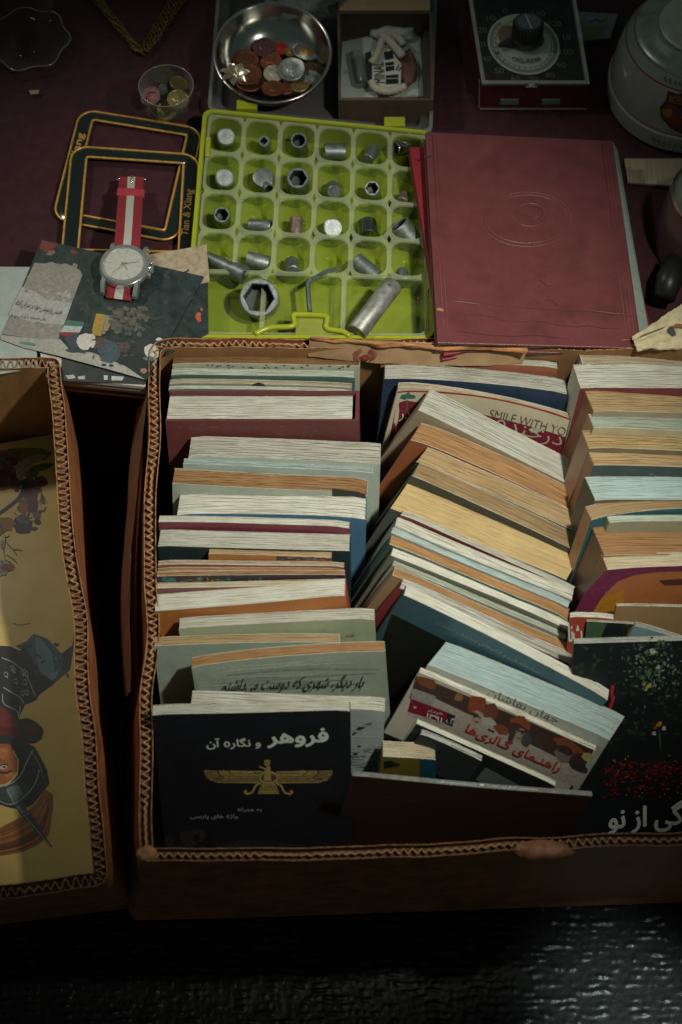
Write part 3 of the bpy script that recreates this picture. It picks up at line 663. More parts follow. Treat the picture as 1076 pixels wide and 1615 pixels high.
# ---- middle row
b = book('thin white-edged booklet with russet cover, rearmost in the middle row', (601,566),(880,579),557,-0.9,-1.2,20,'white',(0.30,0.085,0.035),spine='L',group=GM,H=15)
b = book('white-edged paperback with deep navy cover, middle row', (606,597),(895,620),575,-0.3,-1.2,20,'white',(0.015,0.035,0.075),spine='L',group=GM,bow=0.25,H=16,dip=-0.15)
b = book('cream paperback with crimson block reading SMILE WITH YOU', (629,609),(909,663),601,0.2,-2.2,20,'cream',(0.50,0.43,0.29),spine='L',group=GM,bow=0.4,dip=-0.25)
bink(b,'cover_blocks',[([(626,635),(640,633),(893,690),(893,760),(600,760)],(0.17,0.016,0.030))]+S_(stroke([(628,617),(690,624),(760,634),(830,647),(909,664)],2.6),(0.33,0.03,0.03))
     +S_(stroke([(641,650),(642,640),(643,632)],1.4),(0.04,0.15,0.10))+[(blob(637,627,6,4,9,0.3,1),(0.03,0.13,0.09)),(blob(648,628,6,4,9,0.3,2),(0.03,0.13,0.09)),(blob(643,624,5,4,9,0.3,3),(0.04,0.16,0.11))]
     +[([(842,677),(850,675),(857,681),(845,687),(833,682)],(0.48,0.46,0.36)),(blob(856,684,1.8,1.6,8,0.1,1),(0.48,0.46,0.36))])
bword(b,'english_title','SMILE WITH YOU',(772,658),(904,684),0.8,mat('faded_black_ink',(0.10,0.09,0.06),0.6),fa=False,bold=-0.012,lift=0.22)
bword(b,'persian_title','درخنده',(780,676),(886,699),1.5,mat('cream_ink',(0.34,0.31,0.22),0.6),lift=0.22)
bword(b,'persian_title','در',(630,657),(646,659),1.0,WHITE_INK,lift=0.22)
RL, ML = (0.6,-4.5), 13
b = book('thick white paperback slanting across the cream book with English title', (660,646),(923,777),(679,613),*RL,ML,'white',(0.34,0.27,0.17),spine='L',group=GM,H=17,wav=1.4)
b = book('brown-edged paperback with burnt orange cover slanting in the middle row', (649,692),(920,815),(666,665),*RL,ML,'brown',(0.36,0.10,0.02),spine='L',group=GM,H=17,bow=0.3,wav=1.3)
b = book('tan-edged slanting paperback between two dark rules, behind the thin brown one', (657,727),(922,845),(675,704),*RL,ML,'tan',(0.045,0.04,0.025),spine='L',group=GM,H=17,back=(0.4,0.3,0.16))
b = book('thin brown-edged slanting paperback just behind the fat yellowed one', (650,750),(910,870),(662,728),*RL,ML,'tan',(0.04,0.05,0.04),spine='L',group=GM,H=17)
b = book('fattest slanting book with wide smooth yellowed page block', (616,801),(894,914),(651,750),*RL,ML,'yellow',(0.10,0.11,0.09),spine='N',group=GM,H=17,wav=0.5)
b = book('white booklet with dark red line along it, leaning on the yellowed block', (633,810),(905,931),(637,803),*RL,ML,'white',(0.20,0.03,0.02),spine='L',group=GM,H=17)
b = book('cloudy white paperback below the dark red line, middle row', (624,829),(903,946),(628,814),*RL,ML,'white',(0.33,0.38,0.35),spine='L',group=GM,H=17,wav=2.0)
b = book('thin icy blue-edged booklet in the middle row', (617,840),(897,957),(621,831),*RL,ML,'blue',(0.30,0.36,0.34),spine='L',group=GM,H=17)
b = book('brown-leaved book with dark green cover, slanting middle row', (614,858),(899,976),(618,840),*RL,ML,'brown',(0.05,0.11,0.08),spine='L',group=GM,H=17,wav=1.5)
b = book('bright white slanting booklet with mossy grey cover', (616,876),(899,994),(620,864),*RL,ML,'white',(0.20,0.21,0.14),spine='L',group=GM,H=17)
b = book('thin pale green-edged booklet behind the caramel-edged paperback', (619,891),(893,1006),(622,884),*RL,ML,'pale',(0.30,0.35,0.30),spine='L',group=GM,H=17)
b = book('caramel-edged slanting paperback in front of the pale green booklet', (620,906),(905,1032),(624,893),*RL,ML,'brown',(0.42,0.27,0.13),spine='L',group=GM,H=17)
b = book('rough white paperback with scarlet cover peeking out at its lower left', (632,926),(909,1051),(637,911),*RL,ML,'white',(0.28,0.02,0.03),spine='L',group=GM,H=17,wav=2.2)
b = book('teal spine-up book with faint silver lettering and black cover', (637,938),(960,1103),(641,922),0.6,-3.0,ML,'white',(0.055,0.145,0.185),spine='L',group=GM,H=17,bow=0.2,back=(0.5,0.46,0.36))
bink(b,'black_cover_panel',[([(618,968),(946,1140),(946,1300),(500,1300)],(0.012,0.014,0.013))])
bword(b,'silver_lettering','سازماندهی و الگوهای مختلف تربیت',(690,984),(850,1062),0.55,GREY_INK,shear=0.15)
bink(b,'library_mark',sum([S_(stroke([(862+i*3,1066+i*2-6),(866+i*3,1058+i*2-4)],1.2),(0.02,0.05,0.06)) for i in range(4)],[]))
RL2 = (0.2,-4.6)
b = book('thick pale ice-blue book with black Persian title, right end white', (675,1047),(962,1166),(704,1011),*RL2,23,'blue',(0.40,0.43,0.37),spine='R',spinecol=(0.52,0.50,0.45),group=GM,H=8.5,wav=0.6)
bword(b,'black_title','جهان نقاشان',(770,1093),(880,1138),1.0,BLACK_INK,bold=-0.004)
b = book('gallery guide with portrait photographs and red Persian title', (661,1060),(939,1184),(664,1052),*RL2,24,'white',(0.50,0.44,0.36),spine='N',group=GM,H=7)
GG = b
def gallery():
    z = lambda x, y: (640+x*0.2788, 1060+y*0.2789); it = []
    def q(*p): return [z(*a) for a in p]
    it.append((q((60,20),(1065,440),(1000,560),(20,150)), (0.06,0.03,0.022)))
    it.append((q((40,90),(1010,560),(985,660),(10,240)), (0.42,0.37,0.31)))
    it.append((q((40,90),(170,140),(150,200),(30,150)), (0.30,0.30,0.27)))
    it.append((q((30,150),(240,232),(222,292),(10,225)), (0.22,0.012,0.035)))
    it.append((q((236,232),(282,250),(262,312),(222,296)), (0.02,0.025,0.02)))
    for cx, cy, rx, ry, c, s in ((120,60,60,30,(0.20,0.07,0.03),1),(300,145,22,26,(0.30,0.14,0.05),2),(400,190,55,55,(0.26,0.06,0.02),3),(405,265,40,42,(0.40,0.30,0.24),4),(390,245,30,10,(0.05,0.03,0.03),5),(480,230,40,50,(0.16,0.05,0.03),6),(470,290,50,30,(0.45,0.42,0.36),7),(540,330,45,28,(0.22,0.06,0.03),8),(650,300,60,46,(0.27,0.07,0.02),9),(640,350,44,50,(0.34,0.26,0.21),10),(640,320,60,20,(0.08,0.03,0.02),11),(680,390,30,40,(0.06,0.06,0.07),12),(600,360,18,45,(0.05,0.04,0.04),13),(890,470,50,40,(0.20,0.14,0.12),14),(920,420,90,30,(0.24,0.07,0.03),15),(1030,480,35,26,(0.45,0.37,0.17),16),(900,440,50,24,(0.05,0.03,0.03),17),(980,540,60,24,(0.04,0.03,0.03),18)):
        it.append(([z(*p) for p in blob(cx,cy,rx,ry,12,0.16,s,24)], c))
    for x, y in ((388,258),(420,262),(628,345),(655,352)): it.append(([z(*p) for p in blob(x,y,7,4,7,0.1,1)], (0.05,0.03,0.03)))
    it.append(([z(*p) for p in blob(640,378,14,4,7,0.1,1,15)], (0.25,0.06,0.05))); it.append(([z(*p) for p in blob(402,285,12,4,7,0.1,1,15)], (0.25,0.06,0.05)))
    bink(b,'portrait_picture',it)
    bword(b,'red_title','راهنـمای گـالری|ها',z(345,318),z(875,545),1.25,CRIM_INK,bold=0.018,lift=0.22)
    bword(b,'month_text','خرداد',z(122,215),z(212,238),0.35,WHITE_INK,lift=0.22); bword(b,'year_text','۱۹۳۱',z(118,242),z(206,272),0.5,WHITE_INK,bold=0.01,lift=0.22)
    bword(b,'badge_mark','گ',z(236,265),z(268,280),0.7,WHITE_INK,lift=0.24)
gallery()
b = book('thin white magazine with black cover tucked under the gallery guide', (657,1141),(877,1239),1133,-1.8,-5.6,24,'white',(0.012,0.016,0.014),spine='N',group=GM,H=4.5,wav=0.5)
bink(b,'grey_cover_shape',[([(766,1210),(822,1240),(822,1262),(750,1230)],(0.10,0.12,0.12)),([(672,1158),(735,1192),(700,1185),(690,1170)],(0.09,0.11,0.11))])
b = book('dark slate paperback with frayed top just before the thin magazine', (664,1156),(760,1200),1148,-2.6,-4.8,24,'grey',(0.02,0.026,0.026),spine='L',group=GM,H=3.2,wav=2.0)
b = book('small striped-edge book with yellow and blue cover beside the dark brown book', (604,1193),(688,1197),1168,-2.5,-2.9,8,'cream',(0.34,0.25,0.015),spine='R',spinecol=(0.03,0.12,0.20),fit=False,group=GM,H=8)
bink(b,'blue_panel',[([(663,1196),(688,1198),(688,1235),(663,1235)],(0.02,0.13,0.20)),([(606,1200),(618,1199),(622,1203),(630,1204),(630,1207),(616,1210),(606,1212)],(0.03,0.03,0.03))])
b = book('wide dark brown book with worn grey spine at the front of the middle', (556,1223),(934,1256),1216,-2.0,-4.4,3,'grey',(0.115,0.075,0.060),spine='L',fit=False,group=GM,H=16,rough=0.6)
DB = b
b.topw = None
def dbt(x, y, l): return b.pos(x, y, -l-0.06)
part('worn_spine_strip', ([dbt(x,t,0) for t in (-0.02,b.T) for x in [b.W*i/16 for i in range(17)]], [(i,i+1,18+i,17+i) for i in range(16)]), mat('worn_grey_cloth',(0.16,0.16,0.145),0.7,var=0.4,scale=200,stain=0.5), b.root)
word('spine_lettering','مصطفی کمال|پور تراب  ●  تئوری موسیقی', lambda x,y,l: b.pos(x,y,-l-0.06), b.W*0.56, b.T*0.5, b.W*0.42, b.T*0.55, WHITE_INK, b.root, rot=0)
bword(b,'small_print','شابک ۹۶۴-۵۶۲۶-۱۲-۷',(560,1252),(660,1262),0.28,GREY_INK)
bink(b,'scuffs',S_(stroke([(556,1225),(640,1231),(720,1238),(934,1258)],1.3),(0.20,0.17,0.13))+S_(stroke([(800,1249),(860,1254),(930,1263)],0.8),(0.13,0.10,0.07)))

# ---- right row
RZ, RN = (0.4,-3.6), 17
def rbook(label, L, slope, farY, page, cover, x1=1235, zz=RZ, lean=RN, **k):
    return book(label, L, (x1, L[1]+slope*(x1-L[0])), farY, zz[0], zz[1], lean, page, cover, group=GR, **k)
rbook('cream-leaved thick paperback against the back wall, right row',(921,579),0.025,555,'cream',(0.50,0.48,0.40),spine='L',spinecol=(0.55,0.54,0.48),H=16,zz=(0.0,-2.5))
rbook('bright white thick paperback with ragged lower left corner, right row',(916,612),0.025,574,'white',(0.16,0.025,0.03),spine='N',H=17,zz=(0.4,-2.8),wav=2.2)
rbook('thick tan-leaved paperback with rusty brown spine, right row',(937,648),0.04,611,'tan',(0.30,0.24,0.15),spine='L',spinecol=(0.28,0.11,0.05),H=17,wav=1.2)
rbook('sage green-topped paperback below the thick tan one',(937,674),0.05,652,'pale',(0.45,0.38,0.22),spine='L',spinecol=(0.38,0.22,0.12),H=17)
rbook('wavy straw-leaved paperback in the right row',(930,705),0.05,677,'yellow',(0.18,0.14,0.07),spine='L',spinecol=(0.36,0.20,0.10),H=17,wav=2.5)
b = rbook('tan paperback with dark slate cover and teal lettering',(937,733),0.04,708,'tan',(0.04,0.06,0.06),spine='L',spinecol=(0.30,0.13,0.06),H=17)
bword(b,'teal_lettering','شهر و شب',(985,752),(1110,755),0.7,mat('teal_ink',(0.05,0.22,0.20),0.6),bold=0.01)
rbook('bluish white paperback with dark worn border, right row',(939,788),0.0,751,'blue',(0.12,0.11,0.08),spine='L',spinecol=(0.05,0.06,0.06),H=17,wav=0.8)
rbook('tan paperback with bowed top and teal-green cover',(934,818),-0.02,797,'tan',(0.015,0.11,0.12),spine='L',spinecol=(0.36,0.17,0.08),H=17,bow=0.5,dip=-0.45)
rbook('thin pale-edged booklet tucked behind the fat brown book',(962,823),0.0,813,'pale',(0.30,0.28,0.18),spine='L',H=16)
rbook('fat brown-leaved book with a dark stain, right row',(953,875),0.03,822,'brown',(0.30,0.17,0.09),spine='L',spinecol=(0.10,0.05,0.03),H=17,wav=0.8)
b = rbook('cream paperback with purple and orange cover, right row',(958,898),0.0,874,'cream',(0.42,0.13,0.02),spine='L',spinecol=(0.16,0.05,0.03),H=17,bow=0.25,zz=(0.6,-2.6))
bink(b,'purple_band',[([(956,899),(1000,897),(1120,896),(1120,904),(1040,905),(1000,909),(975,918),(955,936),(935,965),(905,965),(925,930)],(0.17,0.025,0.07)),([(1040,918),(1120,914),(1120,924),(1050,926)],(0.10,0.03,0.02)),([(935,965),(950,942),(985,932),(985,965)],(0.45,0.20,0.02))])
b = book('plain ochre card-covered booklet sticking up in the right row',(973,955),(1225,963),951,-0.6,-2.2,22,'white',(0.33,0.19,0.07),spine='N',group=GR,H=16)
b = book('red booklet with white Persian lettering in the right row',(899,972),(968,976),964,-1.2,-1.6,22,'white',(0.42,0.045,0.012),spine='N',group=GR,H=15)
bword(b,'white_lettering','ثنا',(897,997),(918,997),1.9,WHITE_INK,bold=0.04)
b = book('small dark green book with a cream edge on its left, right row',(926,979),(1000,983),976,-1.3,-1.5,22,'cream',(0.06,0.12,0.06),spine='L',spinecol=(0.5,0.42,0.25),group=GR,H=14)
bink(b,'painted_shadow_and_brown',[([(958,981),(1000,983),(1000,1030),(945,1030),(948,1003)],(0.012,0.016,0.015)),([(990,992),(998,985),(1008,990),(1002,1030),(986,1030)],(0.10,0.045,0.025))])  # near-black area is shadow painted on the cover, with a brown patch
b = book('pale blue-covered book slanting down to the right near the front',(1003,986),(1140,1030),979,-0.6,-3.5,22,'grey',(0.16,0.30,0.32),spine='N',group=GR,H=12)
b = book('black book with forest glade, red flowers and white Persian title',(905,1015),(1215,1006),1007,0.3,0.3,29,'grey',(0.006,0.011,0.013),spine='L',group=GR,H=22,rough=0.45,wav=0.4)
def forest():
    z = lambda x, y: (900+x*0.2167, 1000+y*0.2167); it = []; r = random.Random(7)
    for i in range(260):
        x, y = r.uniform(20,1100), r.uniform(70,820); it.append(([z(*p) for p in blob(x,y,r.uniform(8,26),r.uniform(6,18),7,0.5,i)], r.choice([(0.010,0.028,0.018),(0.014,0.036,0.022),(0.008,0.016,0.012),(0.02,0.045,0.025)])))
    for i in range(190):
        x, y = r.gauss(600,95), r.gauss(250,95); it.append(([z(*p) for p in blob(x,y,r.uniform(5,16),r.uniform(5,14),7,0.5,i)], r.choice([(0.04,0.09,0.04),(0.06,0.12,0.06),(0.11,0.16,0.10),(0.02,0.055,0.03),(0.17,0.21,0.16)])))
    for x, y in ((560,380),(545,395),(575,372),(640,240),(600,130),(590,115)): it.append(([z(*p) for p in blob(x,y,16,14,8,0.4,x)], (0.36,0.34,0.06) if y > 300 else (0.34,0.40,0.32)))
    for x0, x1 in ((470,640),(560,600),(650,700),(430,380)): it += [([z(*p) for p in s], (0.006,0.01,0.008)) for s in stroke([(x0,500),((x0+x1)/2+20,330),(x1,180)],9)]
    it += [([z(*p) for p in s], (0.40,0.02,0.025)) for s in stroke([(308,370),(300,440),(310,470),(285,540)],22)]
    for x, y, c in ((650,648,(0.5,0.25,0.01)),(615,680,(0.35,0.03,0.02)),(680,685,(0.45,0.48,0.42)),(607,722,(0.35,0.36,0.32)),(632,660,(0.4,0.12,0.01))): it.append(([z(*p) for p in blob(x,y,14,16,8,0.25,x)], c))
    it += [([z(*p) for p in s], (0.03,0.09,0.05)) for s in stroke([(645,700),(650,770),(655,840)],16,True)]
    for i in range(430):
        x = r.uniform(240,1100); y = min(1290, 925+abs(r.gauss(95,70))+ (600-min(600,x))*0.03); it.append(([z(*p) for p in blob(x,y,r.uniform(5,20),r.uniform(4,10),6,0.5,i)], r.choice([(0.10,0.010,0.013),(0.14,0.012,0.015),(0.06,0.008,0.010),(0.20,0.02,0.02),(0.035,0.008,0.008)])))
    for i in range(26): it.append(([z(*p) for p in blob(r.uniform(300,900),r.uniform(880,1200),6,5,6,0.4,i)], r.choice([(0.35,0.18,0.05),(0.25,0.2,0.1)])))
    bink(b,'forest_picture',it)
    bword(b,'white_title','زندگی از نو',z(278,1350),z(1010,1305),3.0,WHITE_INK,bold=0.035,lift=0.25)
forest()

# ---- yellow illustrated book lying in the left box
ZY = -10.0
YB = [Pz(-340,760,ZY), Pz(108,680,ZY), Pz(178,1394,ZY), Pz(-320,1452,ZY)]
yb = thing('illustrated_book', 'large glossy yellow book cover with painted helmeted warrior, lying in the left carton', 'book', (sum(p[0] for p in YB)/4, sum(p[1] for p in YB)/4, ZY-2))
part('page_block', prism([(x*0.995+yb.location.x/S*0.005, y*0.995+yb.location.y/S*0.005) for x,y in YB][::-1], ZY-2.0, ZY-0.15), PG['cream'], yb, uv=[[(0,0)]*len(f) for f in prism(YB,0,1)[1]])
part('front_cover', prism(YB[::-1], ZY-0.13, ZY), mat('yellow_gloss_cover', (0.58,0.41,0.135), 0.22, var=0.06, scale=40, spec=0.5), yb, bevel=0.05)
def art():
    f = lambda x, y, l: P(x, y, ZY+l); it = []; r = random.Random(3)
    z = lambda x, y: (x*0.1486, 690+y*0.1486)
    B = lambda cx,cy,rx,ry,c,s=0,rot=0,j=0.2: it.append(([z(*p) for p in blob(cx,cy,rx,ry,14,j,s,rot)], c))
    G = lambda c,*p: it.append(([z(*a) for a in p], c))
    K = (0.025,0.015,0.02)
    G((0.16,0.14,0.02),(-200,180),(150,110),(430,110),(560,165),(480,240),(200,260),(-200,260)); G((0.20,0.08,0.03),(-100,140),(120,150),(230,130),(220,230),(60,240),(-100,240))
    B(60,380,190,190,(0.10,0.022,0.02),1); B(-60,300,90,60,(0.08,0.12,0.12),2); B(40,230,60,40,(0.08,0.11,0.11),3)
    for i in range(40): B(r.uniform(-120,220),r.uniform(220,560),r.uniform(15,50),r.uniform(8,24),r.choice([(0.16,0.05,0.02),(0.06,0.015,0.02),(0.22,0.09,0.02),(0.09,0.03,0.05),(0.05,0.05,0.06)]),i,r.uniform(0,180))
    G((0.09,0.14,0.03),(250,400),(330,310),(470,270),(590,275),(500,340),(420,360),(390,420),(300,440)); B(350,350,40,22,(0.03,0.09,0.04),4)
    G((0.36,0.27,0.20),(150,300),(270,230),(400,170),(490,190),(420,250),(320,300),(260,400),(230,470),(185,440)); 
    for x0,y0,x1,y1 in ((180,330,300,250),(200,380,340,250),(215,430,400,200),(300,230,430,200)): it.extend([([z(*p) for p in s], K) for s in stroke([(x0,y0),(x1,y1)],4)])
    B(330,500,110,70,(0.07,0.05,0.08),5); B(430,470,70,60,(0.12,0.05,0.05),6); B(300,620,110,130,(0.09,0.03,0.05),7); B(250,720,60,110,(0.26,0.10,0.02),8); B(350,720,60,100,(0.12,0.03,0.06),9)
    B(390,555,60,40,(0.15,0.05,0.04),10); B(240,930,105,95,(0.065,0.030,0.055),11); B(250,870,70,60,(0.10,0.11,0.09),12); B(390,820,50,45,(0.14,0.11,0.10),13); B(400,890,36,36,(0.07,0.03,0.04),14)
    for i in range(30): B(r.uniform(160,470),r.uniform(480,1000),r.uniform(10,30),r.uniform(6,20),r.choice([(0.04,0.02,0.04),(0.12,0.05,0.06),(0.20,0.07,0.02),(0.06,0.06,0.07)]),i,r.uniform(0,180))
    it.extend([([z(*p) for p in s], (0.03,0.035,0.05)) for s in stroke([(260,470),(220,620),(60,760),(-80,850)],40)])
    for k in range(8): it.extend([([z(*p) for p in s], (0.05,0.07,0.03)) for s in stroke([(440,580),(430+k*8,660),(400+k*16,700+(k%3)*12)],5,True)])
    B(60,920,100,80,(0.30,0.13,0.02),15); B(-20,980,60,70,(0.25,0.10,0.02),16)
    for p in (((10,960),(60,1080),(40,1200),(60,1320)),((50,1090),(130,1180),(190,1190),(240,1200)),((60,1240),(140,1290),(190,1340)),((60,1300),(110,1330),(165,1390)),((130,1180),(170,1230),(180,1250)),((50,1060),(90,1050),(100,1030)),((440,780),(470,770),(490,735))): it.extend([([z(*q) for q in s], (0.07,0.02,0.02)) for s in stroke(p,10,True)])
    B(10,1380,70,90,(0.42,0.34,0.28),17); B(80,1380,70,45,(0.30,0.13,0.12),18); B(30,1130,26,50,(0.34,0.28,0.20),19)
    for i in range(14): it.extend([([z(*q) for q in s], (0.30,0.03,0.04)) for s in stroke([(r.uniform(-20,60),r.uniform(1300,1440)),(r.uniform(30,150),r.uniform(1340,1440))],4,True)])
    o1 = ink('warrior_scene_print', it, f, yb, step=0.002); 
    # big figure, upside down
    it = []; z = lambda x, y: (x*0.2601, 980+y*0.2601)
    B = lambda cx,cy,rx,ry,c,s=0,rot=0,j=0.1: it.append(([z(*p) for p in blob(cx,cy,rx,ry,16,j,s,rot)], c)); G = lambda c,*p: it.append(([z(*a) for a in p], c))
    T = lambda c,w_,*p: it.extend([([z(*q) for q in s], c) for s in stroke(p,w_)])
    dk = (0.014,0.015,0.016); lt = (0.30,0.36,0.35)
    # plume
    G((0.26,0.075,0.012),(-60,1290),(40,1230),(140,1180),(220,1100),(275,1020),(322,1050),(325,1130),(300,1230),(240,1310),(150,1380),(40,1415),(-60,1430))
    for i in range(26): T(r.choice([(0.40,0.16,0.03),(0.12,0.03,0.01),(0.33,0.09,0.015),(0.18,0.05,0.01)]),r.uniform(3,7),(-50,1300+i*5),(80+i*2,1255+i*5.5),(180+i*4,1180+i*5),(270+i*1.6,1050+i*5))
    # scarf, face
    G((0.16,0.012,0.014),(-60,480),(60,520),(110,560),(130,700),(180,760),(120,800),(-60,720))
    G((0.10,0.008,0.01),(-60,640),(100,640),(190,760),(100,760),(-60,700))
    G((0.34,0.10,0.022),(-60,740),(60,745),(100,830),(105,900),(70,960),(30,985),(-60,1000)); B(20,800,30,34,(0.44,0.16,0.05),3); B(60,930,30,20,(0.40,0.17,0.07),4)
    T((0.04,0.015,0.01),12,(-20,905),(30,920),(75,905)); B(22,884,22,12,(0.5,0.48,0.42),5,-15); B(26,884,9,8,(0.02,0.02,0.02),6); T((0.03,0.012,0.01),7,(-4,878),(22,868),(50,874))
    # helmet
    G(dk,(-60,690),(40,690),(120,720),(210,760),(250,830),(285,900),(300,980),(270,1020),(200,1110),(130,1140),(60,1130),(-60,1090),(-60,1010),(40,1000),(110,930),(115,840),(60,740),(-60,740))
    G((0.04,0.055,0.06),(-60,1010),(50,1005),(130,960),(180,1000),(150,1080),(90,1110),(-60,1060)); G((0.13,0.19,0.20),(40,1010),(110,990),(140,1040),(100,1090),(60,1060))
    T(lt,7,(-60,1015),(50,990),(120,940),(160,860),(200,780)); T(lt,6,(-60,1060),(60,1110),(150,1060),(210,990),(240,900)); T((0.18,0.22,0.22),5,(200,800),(240,870),(265,950)); T(lt,5,(40,1020),(90,1110))
    G((0.05,0.07,0.075),(85,1110),(140,1090),(170,1150),(130,1180)); T((0.16,0.20,0.20),22,(110,1120),(150,1180)); G((0.035,0.04,0.04),(128,1170),(178,1150),(320,1372),(300,1360)); T(lt,4,(150,1180),(220,1260),(300,1355)); T(lt,4,(130,1165),(172,1145)); T(lt,4,(140,1180),(180,1158))
    # collar flap
    G((0.03,0.012,0.012),(110,600),(170,592),(225,620),(258,660),(245,715),(215,735),(180,740),(120,690)); T((0.006,0.006,0.006),8,(110,600),(170,592),(225,620),(258,660),(248,712)); G((0.09,0.015,0.012),(140,630),(200,630),(232,665),(200,700),(150,690))
    # pauldron and wing
    G((0.02,0.018,0.02),(-60,145),(60,150),(150,190),(230,230),(300,350),(330,375),(240,440),(220,475),(150,505),(110,590),(-60,470))
    G((0.05,0.10,0.13),(95,150),(160,120),(205,75),(290,105),(350,170),(372,195),(430,150),(448,140),(425,290),(330,370),(260,330),(210,250),(150,180))
    G((0.11,0.19,0.22),(215,80),(260,110),(320,200),(330,300),(280,350),(240,300),(220,200)); G((0.16,0.25,0.28),(285,330),(370,285),(330,350),(295,360)); G((0.03,0.04,0.05),(375,200),(445,145),(425,290),(390,300))
    G((0.02,0.018,0.022),(150,150),(240,300),(330,370),(220,400),(150,300),(100,200)); T((0.28,0.20,0.05),6,(270,110),(330,180),(385,290)); T((0.02,0.02,0.02),6,(215,80),(290,130),(350,220),(390,295))
    for i in range(16): B(r.uniform(170,420),r.uniform(130,350),r.uniform(6,22),r.uniform(5,14),r.choice([(0.03,0.05,0.06),(0.14,0.22,0.24),(0.06,0.07,0.08)]),i,r.uniform(0,180),0.3)
    T(lt,6,(10,220),(80,250),(140,300),(180,370),(215,455)); T(lt,6,(20,400),(70,430),(120,460),(150,505)); T(lt,6,(15,440),(25,500),(100,540),(115,580),(125,510))
    sp = [(60+r.uniform(-40,90),330+r.uniform(-70,110)) for i in range(10)]
    for i,(x,y) in enumerate(sp): T((0.26,0.30,0.27),5,(x,y),(x+14,y-14),(x+24,y+2),(x+12,y+14),(x+2,y+8)); B(x+20,y+18,5,5,lt,i)
    T((0.27,0.18,0.06),3,(80,10),(120,20),(185,8)); T((0.03,0.03,0.03),4,(452,60),(448,100),(440,150))
    ink('warrior_portrait_print', it, f, yb, step=0.002)
art()
# ------------------------------------------------------------------ things on the cloth
STEEL = mat('worn_steel', (0.30,0.32,0.31), 0.45, 0.8, var=0.35, scale=160, bump=0.25, bscale=500, stain=0.5)
STEELD = mat('grey_phosphate_steel', (0.20,0.225,0.22), 0.46, 0.75, var=0.35, scale=160, bump=0.3, bscale=500, stain=0.5)
CHROME = mat('bright_chrome', (0.70,0.70,0.68), 0.16, 0.82, var=0.08, scale=80)
CHR2 = mat('polished_socket_chrome', (0.42,0.42,0.41), 0.18, 1.0, var=0.2, scale=80)
RUSTY = mat('rusty_steel', (0.20,0.145,0.12), 0.55, 0.6, var=0.5, scale=120, bump=0.4, bscale=400, stain=0.6)
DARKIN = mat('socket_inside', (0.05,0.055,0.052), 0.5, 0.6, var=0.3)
GREEN = mat('lime_plastic', (0.235,0.262,0.045), 0.33, var=0.10, scale=50, spec=0.5)
GREENR = mat('lime_plastic_rim', (0.30,0.335,0.02), 0.3, var=0.08, spec=0.5)
CLEAR_IN = clear('clear_insert_plastic', (0.88,0.94,0.55), 0.04, 0.12, (0.42,0.48,0.20), 0.8)
MILKY = clear('milky_insert_top', (0.88,0.92,0.62), 0.32, 0.18, (0.52,0.55,0.36), 0.7)
CLEAR_LID = clear('clear_lid_plastic', (0.82,0.86,0.84), 0.05, 0.25, (0.42,0.45,0.42), 0.6)
GLASS = clear('thin_glass', (0.93,0.96,0.95), 0.02, 0.06, (0.35,0.35,0.35), 0.9)

# ---- lime socket case
ZC = -0.5                                   # top of the tray
cTL, cTR, cBL, cBR = [Vector((*Pz(*q, ZC), 0)) for q in ((322,172),(681,208),(290,532),(684,534))]
def cs(s, t, z): p = (cTL.lerp(cTR, s)).lerp(cBL.lerp(cBR, s), t); return Vector((p.x, p.y, z))
case = thing('socket_case', 'open lime green plastic case with a clear tray full of loose sockets', 'tool case', cs(0.5,0.5,ZT))
def cring(i, r, z, k=5): 
    W_, H_ = (cTR-cTL).length, (cBL-cTL).length
    return [cs(x/W_, y/H_, z) for x, y in rrect(i, W_-i, i, H_-i, r, k)]
part('tray_shell', loops([cring(0.5,0.6,ZT+0.15), cring(0.12,0.8,ZT+0.5), cring(0.0,0.9,ZC-0.5), cring(0.0,0.9,ZC), cring(0.32,0.7,ZC), cring(0.36,0.7,ZC-0.35), cring(0.5,0.6,ZT+0.45)][:], True, True), GREEN, case, smooth=True, auto=35)
part('tray_lip', loops([cring(-0.06,0.95,ZC-0.28), cring(-0.06,0.95,ZC+0.05), cring(0.25,0.75,ZC+0.05), cring(0.25,0.75,ZC-0.10)]), GREENR, case, smooth=True, auto=35)
